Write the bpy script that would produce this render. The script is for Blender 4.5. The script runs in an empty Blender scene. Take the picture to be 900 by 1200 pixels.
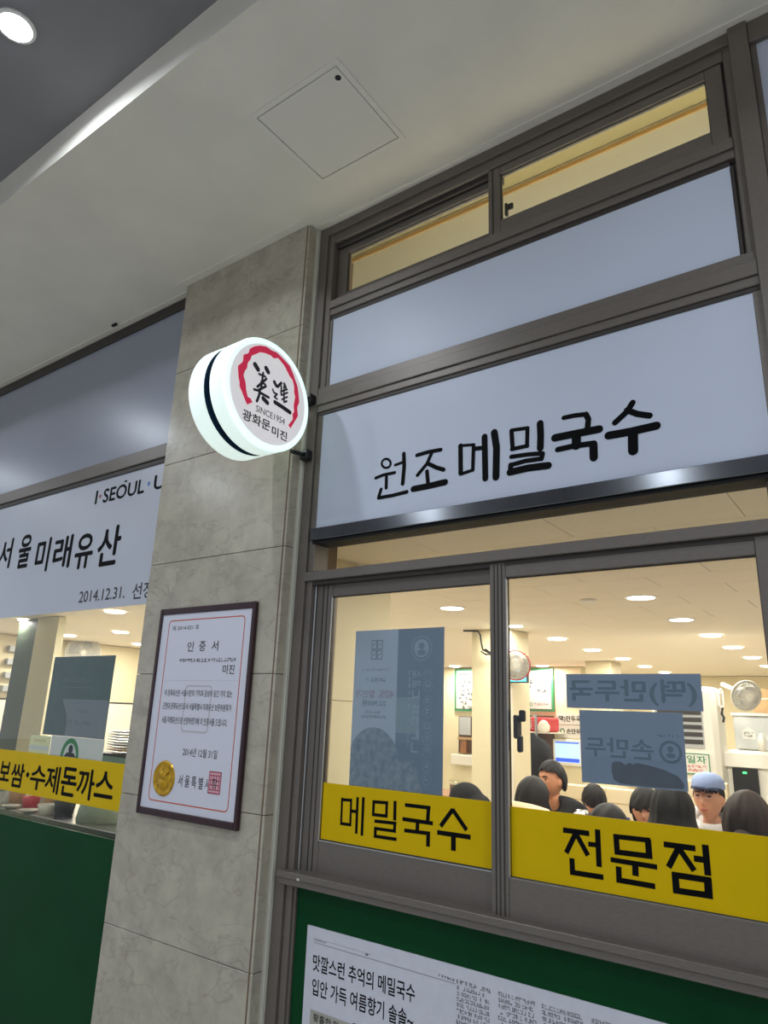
import bpy, bmesh, math, random
from mathutils import Vector, Matrix

# ------------------------------------------------------------------ camera
SC = bpy.context.scene
C = SC.collection
cam_d = bpy.data.cameras.new('camera')
cam = bpy.data.objects.new('camera', cam_d)
C.objects.link(cam)
SC.camera = cam
cam_d.sensor_fit = 'VERTICAL'
cam_d.sensor_height = 24.0
cam_d.lens = 24.0 * 815.4156 / 1200.0
cam_d.clip_start = 0.02
_r = Vector((0.80578843, 0.59110271, 0.03609146))
_u = Vector((0.13640601, -0.244563, 0.9599908))
_f = Vector((-0.5762798, 0.76862639, 0.277696))
cam.matrix_world = Matrix(((_r.x, _u.x, -_f.x, 0.0), (_r.y, _u.y, -_f.y, -2.0), (_r.z, _u.z, -_f.z, 1.55), (0, 0, 0, 1)))

# ------------------------------------------------------------------ world, exposure
w = bpy.data.worlds.new('arcade_ambient')
SC.world = w
w.use_nodes = True
w.node_tree.nodes['Background'].inputs['Color'].default_value = (0.62, 0.68, 0.80, 1)
w.node_tree.nodes['Background'].inputs['Strength'].default_value = 0.52
SC.view_settings.view_transform = 'Standard'
SC.view_settings.look = 'None'
SC.view_settings.gamma = 1.0
SC.view_settings.use_curve_mapping = False
SC.view_settings.exposure = 0.72
SC.cycles.use_denoising = True
SC.cycles.max_bounces = 10
SC.cycles.transparent_max_bounces = 16
SC.cycles.sample_clamp_indirect = 4.0
R = math.radians
rnd = random.Random(7)

# ------------------------------------------------------------------ materials
def lin(c):
    return tuple((x / 12.92 if x <= 0.04045 else ((x + 0.055) / 1.055) ** 2.4) for x in (v / 255.0 for v in c))
MATS = {}
def mat(name, rgb, rough=0.6, metal=0.0, spec=0.5, noise=0.0, scale=20.0, stretch=(1, 1, 1), bump=0.0, emit=0.0, emit_rgb=None, rgb2=None):
    m = bpy.data.materials.new(name)
    m.use_nodes = True
    nt = m.node_tree
    b = nt.nodes['Principled BSDF']
    col = lin(rgb)
    b.inputs['Base Color'].default_value = (*col, 1)
    b.inputs['Roughness'].default_value = rough
    b.inputs['Metallic'].default_value = metal
    b.inputs['Specular IOR Level'].default_value = spec
    if noise or bump or rgb2:
        tc = nt.nodes.new('ShaderNodeTexCoord')
        mp = nt.nodes.new('ShaderNodeMapping')
        mp.inputs['Scale'].default_value = stretch
        nz = nt.nodes.new('ShaderNodeTexNoise')
        nz.inputs['Scale'].default_value = scale
        nz.inputs['Detail'].default_value = 6
        nt.links.new(tc.outputs['Object'], mp.inputs['Vector'])
        nt.links.new(mp.outputs['Vector'], nz.inputs['Vector'])
        if noise or rgb2:
            rp = nt.nodes.new('ShaderNodeValToRGB')
            rp.color_ramp.elements[0].position = 0.3
            rp.color_ramp.elements[1].position = 0.7
            a = lin(rgb2) if rgb2 else tuple(v * (1 - noise) for v in col)
            d = col if rgb2 else tuple(min(1, v * (1 + noise)) for v in col)
            rp.color_ramp.elements[0].color = (*a, 1)
            rp.color_ramp.elements[1].color = (*d, 1)
            nt.links.new(nz.outputs['Fac'], rp.inputs['Fac'])
            nt.links.new(rp.outputs['Color'], b.inputs['Base Color'])
        if bump:
            bp = nt.nodes.new('ShaderNodeBump')
            bp.inputs['Strength'].default_value = bump
            bp.inputs['Distance'].default_value = 0.002
            nt.links.new(nz.outputs['Fac'], bp.inputs['Height'])
            nt.links.new(bp.outputs['Normal'], b.inputs['Normal'])
    if emit:
        b.inputs['Emission Color'].default_value = (*lin(emit_rgb or rgb), 1)
        b.inputs['Emission Strength'].default_value = emit
    MATS[name] = m
    return m

def glass_mat(name, tint=(1, 1, 1), ior=1.45):
    m = bpy.data.materials.new(name)
    m.use_nodes = True
    nt = m.node_tree
    nt.nodes.remove(nt.nodes['Principled BSDF'])
    out = nt.nodes['Material Output']
    tr = nt.nodes.new('ShaderNodeBsdfTransparent')
    tr.inputs['Color'].default_value = (*tint, 1)
    gl = nt.nodes.new('ShaderNodeBsdfGlossy')
    gl.inputs['Roughness'].default_value = 0.02
    lw = nt.nodes.new('ShaderNodeLayerWeight')
    lw.inputs['Blend'].default_value = 0.5
    pw = nt.nodes.new('ShaderNodeMath'); pw.operation = 'POWER'; pw.inputs[1].default_value = 5.0
    ml = nt.nodes.new('ShaderNodeMath'); ml.operation = 'MULTIPLY_ADD'; ml.inputs[1].default_value = 0.93; ml.inputs[2].default_value = 0.025
    nt.links.new(lw.outputs['Facing'], pw.inputs[0])
    nt.links.new(pw.outputs[0], ml.inputs[0])
    mx = nt.nodes.new('ShaderNodeMixShader')
    nt.links.new(ml.outputs[0], mx.inputs['Fac'])
    nt.links.new(tr.outputs['BSDF'], mx.inputs[1])
    nt.links.new(gl.outputs['BSDF'], mx.inputs[2])
    nt.links.new(mx.outputs['Shader'], out.inputs['Surface'])
    MATS[name] = m
    return m

def marble_mat(name, base, vein):
    m = bpy.data.materials.new(name)
    m.use_nodes = True
    nt = m.node_tree
    b = nt.nodes['Principled BSDF']
    b.inputs['Roughness'].default_value = 0.22
    b.inputs['Specular IOR Level'].default_value = 0.45
    tc = nt.nodes.new('ShaderNodeTexCoord')
    n1 = nt.nodes.new('ShaderNodeTexNoise')
    n1.inputs['Scale'].default_value = 9
    n1.inputs['Detail'].default_value = 9
    n1.inputs['Roughness'].default_value = 0.65
    geo = nt.nodes.new('ShaderNodeNewGeometry')
    nt.links.new(geo.outputs['Position'], n1.inputs['Vector'])
    r1 = nt.nodes.new('ShaderNodeValToRGB')
    r1.color_ramp.elements[0].position = 0.3
    r1.color_ramp.elements[0].color = (*(v * 0.80 for v in lin(base)), 1)
    r1.color_ramp.elements[1].position = 0.72
    r1.color_ramp.elements[1].color = (*(v * 1.14 for v in lin(base)), 1)
    nt.links.new(n1.outputs['Fac'], r1.inputs['Fac'])
    mp = nt.nodes.new('ShaderNodeMapping')
    mp.inputs['Scale'].default_value = (1.0, 1.0, 2.2)
    nt.links.new(geo.outputs['Position'], mp.inputs['Vector'])
    n2 = nt.nodes.new('ShaderNodeTexNoise')
    n2.inputs['Scale'].default_value = 3.6
    n2.inputs['Detail'].default_value = 5
    n2.inputs['Distortion'].default_value = 0.9
    nt.links.new(mp.outputs['Vector'], n2.inputs['Vector'])
    r2 = nt.nodes.new('ShaderNodeValToRGB')
    e = r2.color_ramp.elements
    e[0].position = 0.485
    e[0].color = (0, 0, 0, 1)
    e[1].position = 0.515
    e[1].color = (0, 0, 0, 1)
    k = e.new(0.5)
    k.color = (0.26, 0.26, 0.26, 1)
    nt.links.new(n2.outputs['Fac'], r2.inputs['Fac'])
    mix = nt.nodes.new('ShaderNodeMixRGB')
    mix.inputs['Color2'].default_value = (*lin(vein), 1)
    nt.links.new(r2.outputs['Color'], mix.inputs['Fac'])
    nt.links.new(r1.outputs['Color'], mix.inputs['Color1'])
    nt.links.new(mix.outputs['Color'], b.inputs['Base Color'])
    MATS[name] = m
    return m

mat('frame', (114, 106, 98), 0.40, 0.30, 0.5, 0.10, 60, (1, 1, 8))
mat('frame_dark', (62, 56, 51), 0.5, 0.2)
mat('steel_bar', (120, 122, 126), 0.16, 0.95, 0.5, 0.12, 5, (2, 1, 1))
mat('gasket', (22, 22, 22), 0.7)
mat('caulk', (196, 194, 178), 0.6)
mat('joint_brown', (112, 92, 70), 0.8)
glass_mat('glass', (0.97, 0.985, 0.975))
marble_mat('marble', (178, 170, 152), (96, 88, 78))
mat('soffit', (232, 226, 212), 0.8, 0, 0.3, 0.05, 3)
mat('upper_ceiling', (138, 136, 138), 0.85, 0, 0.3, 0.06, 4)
mat('hatch', (234, 228, 215), 0.7, 0, 0.3)
mat('black', (14, 14, 15), 0.45)
mat('ink', (9, 9, 11), 0.6, 0, 0.08)
mat('panel_white', (198, 205, 220), 0.42, 0, 0.5, 0.02, 3)
mat('panel_left', (190, 193, 202), 0.30, 0, 0.5, 0.03, 2)
mat('yellow_film', (214, 178, 0), 0.45, 0, 0.12, 0.03, 8)
mat('green_board', (3, 62, 28), 0.5, 0, 0.12, 0.12, 3)
mat('newsprint', (206, 206, 214), 0.7, 0, 0.3, 0.03, 30)
mat('news_grey', (120, 120, 122), 0.7)
mat('news_tint', (168, 164, 152), 0.7)
mat('cert_frame', (50, 22, 28), 0.3, 0, 0.5, 0.2, 30)
mat('cert_paper', (212, 212, 222), 0.35, 0, 0.4)
mat('cert_red', (196, 84, 56), 0.5)
mat('cert_ink', (52, 52, 56), 0.6)
mat('cert_faint', (188, 188, 192), 0.6)
mat('gold', (206, 160, 44), 0.28, 0.85, 0.5, 0.35, 40, (1, 1, 1), 0.4)
mat('stamp_red', (170, 64, 84), 0.6)
mat('stamp_pale', (214, 170, 180), 0.6)
mat('brand_red', (208, 40, 76), 0.5, emit=0.25)
mat('brand_ink', (36, 36, 38), 0.5)
mat('sign_face', (226, 222, 222), 0.4, emit=0.30)
mat('sign_rim', (225, 245, 240), 0.4, emit=0.62, emit_rgb=(214, 243, 238))
mat('sign_side', (222, 234, 228), 0.4, emit=0.42, emit_rgb=(226, 244, 236))
mat('sign_gap', (40, 66, 96), 0.5)
mat('lamp_out', (255, 255, 255), 0.4, emit=14.0, emit_rgb=(225, 236, 255))
mat('lamp_in', (255, 255, 255), 0.4, emit=9.0, emit_rgb=(255, 250, 238))
mat('lamp_trim', (235, 232, 226), 0.4)
mat('in_ceiling', (238, 228, 210), 0.8, 0, 0.3, 0.03, 40)
mat('in_wall', (222, 210, 176), 0.7, 0, 0.3, 0.02, 4)
mat('in_wall_white', (228, 222, 208), 0.6)
mat('in_floor', (208, 200, 186), 0.5, 0, 0.5, 0.1, 5)
mat('pavement', (200, 198, 192), 0.7, 0, 0.4, 0.12, 6)
mat('void_ceiling', (170, 156, 108), 0.8)
mat('pier_panel', (230, 218, 184), 0.6, 0, 0.3, 0.02, 4)
mat('poster_back', (142, 156, 174), 0.6, 0, 0.4, 0.02, 6)
mat('poster_dark', (112, 128, 146), 0.6, 0, 0.4, 0.03, 6)
mat('poster_pale', (162, 172, 188), 0.6, 0, 0.4)
mat('poster_ink', (110, 126, 140), 0.6)
mat('poster_pink', (146, 138, 156), 0.6)
mat('poster_food', (104, 120, 136), 0.6, rgb2=(140, 152, 166), scale=45)
mat('poster_line', (140, 154, 170), 0.6)
mat('poster_patch', (128, 146, 158), 0.6)
mat('void_wall', (236, 230, 208), 0.7)
mat('sticker_blue', (124, 138, 160), 0.6, 0, 0.4, 0.02, 6)
mat('sticker_ink', (86, 106, 122), 0.6)
mat('sticker_blob', (84, 90, 102), 0.6, 0, 0.4, 0.08, 30)
mat('lposter', (70, 90, 86), 0.6, 0, 0.4, 0.12, 12)
mat('lposter_grey', (112, 120, 124), 0.6)
mat('lposter_ink', (84, 100, 104), 0.6)
mat('paper_white', (214, 212, 204), 0.6)
mat('paper_yellow', (232, 228, 176), 0.6)
mat('logo_green', (40, 128, 72), 0.6)
mat('board_green', (52, 130, 84), 0.5)
mat('board_ink', (46, 48, 50), 0.7, 0, 0.1)
mat('board_sheet', (196, 194, 186), 0.7, 0, 0.2)
mat('panel_grey', (152, 156, 168), 0.30, 0, 0.5, 0.03, 2)
mat('brim_blue', (112, 126, 164), 0.8)
mat('screen', (150, 180, 225), 0.3, emit=0.8, emit_rgb=(160, 190, 235))
mat('screen_blue', (50, 80, 190), 0.3, emit=0.7)
mat('plastic_white', (226, 222, 210), 0.4)
mat('plastic_grey', (170, 172, 172), 0.45)
mat('appliance', (190, 192, 190), 0.4, 0.1)
mat('dark_grille', (48, 44, 40), 0.6)
mat('cardboard', (178, 146, 104), 0.8, 0, 0.3, 0.08, 20)
mat('red_plastic', (206, 54, 58), 0.4)
mat('cyan_reflect', (70, 200, 235), 0.4, emit=1.4, emit_rgb=(70, 205, 240))
mat('green_led', (60, 220, 110), 0.4, emit=2.0)
mat('booth', (222, 206, 172), 0.5, 0, 0.3, 0.03, 6)
mat('wood', (150, 104, 64), 0.5, 0, 0.4, 0.15, 14, (1, 8, 1))
mat('dark_wood', (92, 66, 50), 0.5, 0, 0.4, 0.15, 14, (8, 1, 1))
mat('steel', (190, 190, 188), 0.25, 0.9)
mat('skin', (214, 158, 128), 0.5, 0, 0.35, 0.05, 25)
mat('skin_b', (200, 142, 108), 0.5, 0, 0.35, 0.05, 25)
mat('hair_black', (26, 23, 22), 0.6, 0, 0.25, 0.5, 70, (6, 6, 1), 0.8)
mat('hair_brown', (50, 38, 32), 0.6, 0, 0.25, 0.5, 70, (6, 6, 1), 0.8)
mat('cloth_black', (30, 30, 31), 0.85, 0, 0.2, 0.15, 60)
mat('cloth_navy', (52, 66, 92), 0.8, 0, 0.2, 0.12, 60)
mat('cloth_beige', (226, 204, 166), 0.85, 0, 0.2, 0.06, 60)
mat('cloth_grey', (206, 204, 202), 0.85, 0, 0.2, 0.06, 60)
mat('cloth_brown', (86, 72, 60), 0.85, 0, 0.2, 0.1, 60)
mat('denim', (62, 72, 92), 0.85, 0, 0.2, 0.1, 60)
mat('cap_blue', (142, 158, 196), 0.8, 0, 0.2, 0.06, 60)
mat('eye_dark', (30, 24, 22), 0.3)
mat('lip', (176, 96, 86), 0.5)
mat('ceramic', (232, 228, 214), 0.25)
mat('towel_green', (168, 186, 172), 0.9, 0, 0.2, 0.06, 40, (1, 1, 1), 0.4)
mat('slab_green', (96, 108, 92), 0.6)
mat('col_cream', (228, 220, 186), 0.6, 0, 0.3, 0.02, 6)
mat('teal', (120, 156, 142), 0.6)
mat('brown_cup', (196, 150, 100), 0.6)
mat('red_dot', (150, 70, 80), 0.6)
mat('blue_dot', (90, 130, 180), 0.6)
mat('sign_orange', (190, 150, 84), 0.5)

# ------------------------------------------------------------------ object helpers
WL = {}
def link(o, parent=None):
    C.objects.link(o)
    if parent is not None:
        o.parent = parent
        o.matrix_parent_inverse = Matrix.Translation(-WL[parent.name])
    return o
def tag(o, label=None, cat=None, group=None, kind=None):
    if label: o['label'] = label
    if cat: o['category'] = cat
    if group: o['group'] = group
    if kind: o['kind'] = kind
    return o
def empty(name, loc, label=None, cat=None, group=None, kind=None):
    o = bpy.data.objects.new(name, None)
    o.empty_display_size = 0.05
    o.location = loc
    WL[o.name] = Vector(loc)
    C.objects.link(o)
    return tag(o, label, cat, group, kind)
def mobj(name, bm, m, parent=None, smooth=False):
    me = bpy.data.meshes.new(name)
    if bm.verts:
        lo = Vector((min(v.co.x for v in bm.verts), min(v.co.y for v in bm.verts), min(v.co.z for v in bm.verts)))
        hi = Vector((max(v.co.x for v in bm.verts), max(v.co.y for v in bm.verts), max(v.co.z for v in bm.verts)))
        c = (lo + hi) / 2
    else:
        c = Vector((0, 0, 0))
    for v in bm.verts: v.co -= c
    bm.to_mesh(me)
    bm.free()
    if smooth:
        for p in me.polygons: p.use_smooth = True
    ms = m if isinstance(m, (list, tuple)) else [m]
    for q in ms: me.materials.append(MATS[q])
    o = bpy.data.objects.new(name, me)
    o.location = c
    WL[o.name] = c
    return link(o, parent)
def B(): return bmesh.new()
def box(bm, x0, x1, y0, y1, z0, z1, bev=0.0):
    x0, x1 = min(x0, x1), max(x0, x1); y0, y1 = min(y0, y1), max(y0, y1); z0, z1 = min(z0, z1), max(z0, z1)
    v = [bm.verts.new(p) for p in ((x0, y0, z0), (x1, y0, z0), (x1, y1, z0), (x0, y1, z0), (x0, y0, z1), (x1, y0, z1), (x1, y1, z1), (x0, y1, z1))]
    fs = [bm.faces.new([v[i] for i in f]) for f in ((3, 2, 1, 0), (4, 5, 6, 7), (0, 1, 5, 4), (1, 2, 6, 5), (2, 3, 7, 6), (3, 0, 4, 7))]
    if bev:
        es = list({e for f in fs for e in f.edges})
        bmesh.ops.bevel(bm, geom=es, offset=bev, segments=1, affect='EDGES')
    return bm
def obox(name, m, parent, x0, x1, y0, y1, z0, z1, bev=0.0):
    return mobj(name, box(B(), x0, x1, y0, y1, z0, z1, bev), m, parent)
def frame_ring(bm, x0, x1, z0, z1, wl, wr, wb, wt, y0, y1, bev=0.002):
    box(bm, x0, x0 + wl, y0, y1, z0, z1, bev)
    box(bm, x1 - wr, x1, y0, y1, z0, z1, bev)
    box(bm, x0 + wl, x1 - wr, y0 + 0.0015, y1, z0, z0 + wb, bev)
    box(bm, x0 + wl, x1 - wr, y0 + 0.0015, y1, z1 - wt, z1, bev)
    return bm
def lathe(bm, prof, axis='z', c=(0, 0, 0), seg=32, cap=True):
    """prof: list of (r, h) along the axis"""
    rings = []
    for r, h in prof:
        ring = []
        for i in range(seg):
            a = 2 * math.pi * i / seg
            ca, sa = r * math.cos(a), r * math.sin(a)
            p = {'z': (ca, sa, h), 'x': (h, ca, sa), 'y': (ca, h, sa)}[axis]
            ring.append(bm.verts.new((p[0] + c[0], p[1] + c[1], p[2] + c[2])))
        rings.append(ring)
    for a, b in zip(rings, rings[1:]):
        for i in range(seg):
            bm.faces.new((a[i], a[(i + 1) % seg], b[(i + 1) % seg], b[i]))
    if cap:
        bm.faces.new(rings[0]); bm.faces.new(rings[-1])
    return bm
def tube(bm, pts, r, seg=8):
    pts = [Vector(p) for p in pts]
    rings = []
    up = Vector((0.13, 0.2, 0.97)).normalized()
    for i, p in enumerate(pts):
        d = (pts[min(i + 1, len(pts) - 1)] - pts[max(i - 1, 0)]).normalized()
        a = d.cross(up)
        if a.length < 1e-3: a = d.cross(Vector((1, 0, 0)))
        a.normalize(); b = d.cross(a)
        rings.append([bm.verts.new(p + (a * math.cos(2 * math.pi * k / seg) + b * math.sin(2 * math.pi * k / seg)) * r) for k in range(seg)])
    for a, b in zip(rings, rings[1:]):
        for k in range(seg):
            bm.faces.new((a[k], a[(k + 1) % seg], b[(k + 1) % seg], b[k]))
    bm.faces.new(rings[0]); bm.faces.new(rings[-1])
    return bm
def fix(bm):
    bmesh.ops.recalc_face_normals(bm, faces=bm.faces)
    return bm

# flat print: planes are ('y', depth) with (u, v) = (x, z), or ('x', depth) with (u, v) = (y, z)
def P3(pl, u, v, d=0.0):
    return (u, pl[1] - d, v) if pl[0] == 'y' else (pl[1] + d, u, v)
def ribbon(bm, pl, wd, pts, rnd_cap=True, d=0.0, taper=1.0):
    pts = [Vector((p[0], p[1])) for p in pts]
    h = wd / 2
    n = len(pts)
    def disc(c, r, dd):
        bm.faces.new([bm.verts.new(P3(pl, c.x + r * math.cos(2 * math.pi * k / 12), c.y + r * math.sin(2 * math.pi * k / 12), dd)) for k in range(12)])
    for i in range(n - 1):
        a, b = pts[i], pts[i + 1]
        t = (b - a)
        if t.length < 1e-6: continue
        t.normalize(); q = Vector((-t.y, t.x)) * h
        bm.faces.new([bm.verts.new(P3(pl, p.x, p.y, d)) for p in (a - q, b - q, b + q, a + q)])
        d += 0.00001
    if rnd_cap:
        for p in pts:
            disc(p, h, d); d += 0.00001
    else:
        for p in pts[1:-1]:
            disc(p, h, d); d += 0.00001
    return bm
def strokes(name, L, m, parent, pl, rnd_cap, k=1.0):
    bm = B()
    d = 0.0
    for wd, pts in L:
        ribbon(bm, pl, wd * k, pts, rnd_cap, d); d += 0.00004
    return mobj(name, bm, m, parent)
def poly(name, m, parent, pl, pts, d=0.0):
    bm = B()
    bm.faces.new([bm.verts.new(P3(pl, u, v, d)) for u, v in pts])
    return mobj(name, bm, m, parent)
def rect(name, m, parent, pl, u0, u1, v0, v1, d=0.0):
    return poly(name, m, parent, pl, ((u0, v0), (u1, v0), (u1, v1), (u0, v1)), d)
def ring2d(name, m, parent, pl, u, v, r0, r1, d=0.0, su=1.0, seg=40):
    bm = B()
    a = [bm.verts.new(P3(pl, u + su * r0 * math.cos(2 * math.pi * k / seg), v + r0 * math.sin(2 * math.pi * k / seg), d)) for k in range(seg)] if r0 > 0 else None
    b = [bm.verts.new(P3(pl, u + su * r1 * math.cos(2 * math.pi * k / seg), v + r1 * math.sin(2 * math.pi * k / seg), d)) for k in range(seg)]
    if a:
        for k in range(seg): bm.faces.new((a[k], b[k], b[(k + 1) % seg], a[(k + 1) % seg]))
    else:
        bm.faces.new(b)
    return mobj(name, bm, m, parent)
def text(name, body, m, parent, pl, u0, u1, v0, v1, bold=0.0, mirror=False, d=0.0, shear=0.0, slope=0.0):
    cu = bpy.data.curves.new('t', 'FONT')
    cu.body = body
    cu.resolution_u = 3
    to = bpy.data.objects.new('t', cu)
    C.objects.link(to)
    dg = bpy.context.evaluated_depsgraph_get()
    me = bpy.data.meshes.new_from_object(to.evaluated_get(dg))
    bpy.data.objects.remove(to)
    xs = [v.co.x for v in me.vertices]; ys = [v.co.y for v in me.vertices]
    bm = B(); bm.from_mesh(me); bpy.data.meshes.remove(me)
    sx = (u1 - u0) / (max(xs) - min(xs)); sy = (v1 - v0) / (max(ys) - min(ys))
    for v in bm.verts:
        a = (v.co.x - min(xs)) * sx; b = (v.co.y - min(ys)) * sy
        a += shear * b
        u = (u1 - a) if mirror else (u0 + a)
        v.co = Vector(P3(pl, u, v0 + b + slope * a, d))
    if bold:
        src = bm.copy()
        k = 0
        for du, dv in ((1, 0), (-1, 0), (0, 1), (0, -1)):
            k += 1
            t2 = src.copy()
            off = Vector(P3(pl, du * bold * abs(sx), dv * bold * abs(sy), 0.00002 * k)) - Vector(P3(pl, 0, 0, 0))
            for v in t2.verts: v.co += off
            tmp = bpy.data.meshes.new('b'); t2.to_mesh(tmp); t2.free()
            bm.from_mesh(tmp); bpy.data.meshes.remove(tmp)
        src.free()
    return mobj(name, bm, m, parent)
def greek(name, m, parent, pl, u0, u1, v0, v1, rows, ch, d=0.0, lens=None, fill=0.72):
    """rows of small illegible syllable-like marks"""
    bm = B()
    rh = (v1 - v0) / rows
    g = random.Random(hash((round(u0, 3), round(v0, 3))) & 0xffff)
    for r in range(rows):
        vt = v1 - r * rh
        h = rh * fill
        u = u0
        lim = u1 if not lens else u0 + (u1 - u0) * lens[r % len(lens)]
        while u + ch * 0.8 < lim:
            if g.random() < 0.14:
                u += ch * 0.6; continue
            t = h * 0.21
            for q in range(3):
                d += 0.000015 if q else -0.00003
                k = g.randrange(5)
                a0, a1 = u + ch * 0.08, u + ch * 0.82
                if k == 0: ribbon(bm, pl, t, ((a0, vt - h * (0.15 + 0.3 * q)), (a1, vt - h * (0.15 + 0.3 * q))), False, d)
                elif k == 1: ribbon(bm, pl, t, ((a0 + (a1 - a0) * 0.4 * q, vt), (a0 + (a1 - a0) * 0.4 * q, vt - h)), False, d)
                elif k == 2: ribbon(bm, pl, t, ((a0, vt - h * 0.5), ((a0 + a1) / 2, vt - h * 0.1)), False, d)
                elif k == 3: ribbon(bm, pl, t, ((a0, vt - h * 0.92), (a1, vt - h * 0.92)), False, d)
                else: ribbon(bm, pl, t, ((a1, vt), (a1, vt - h)), False, d)
            u += ch
    return mobj(name, bm, m, parent)
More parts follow.
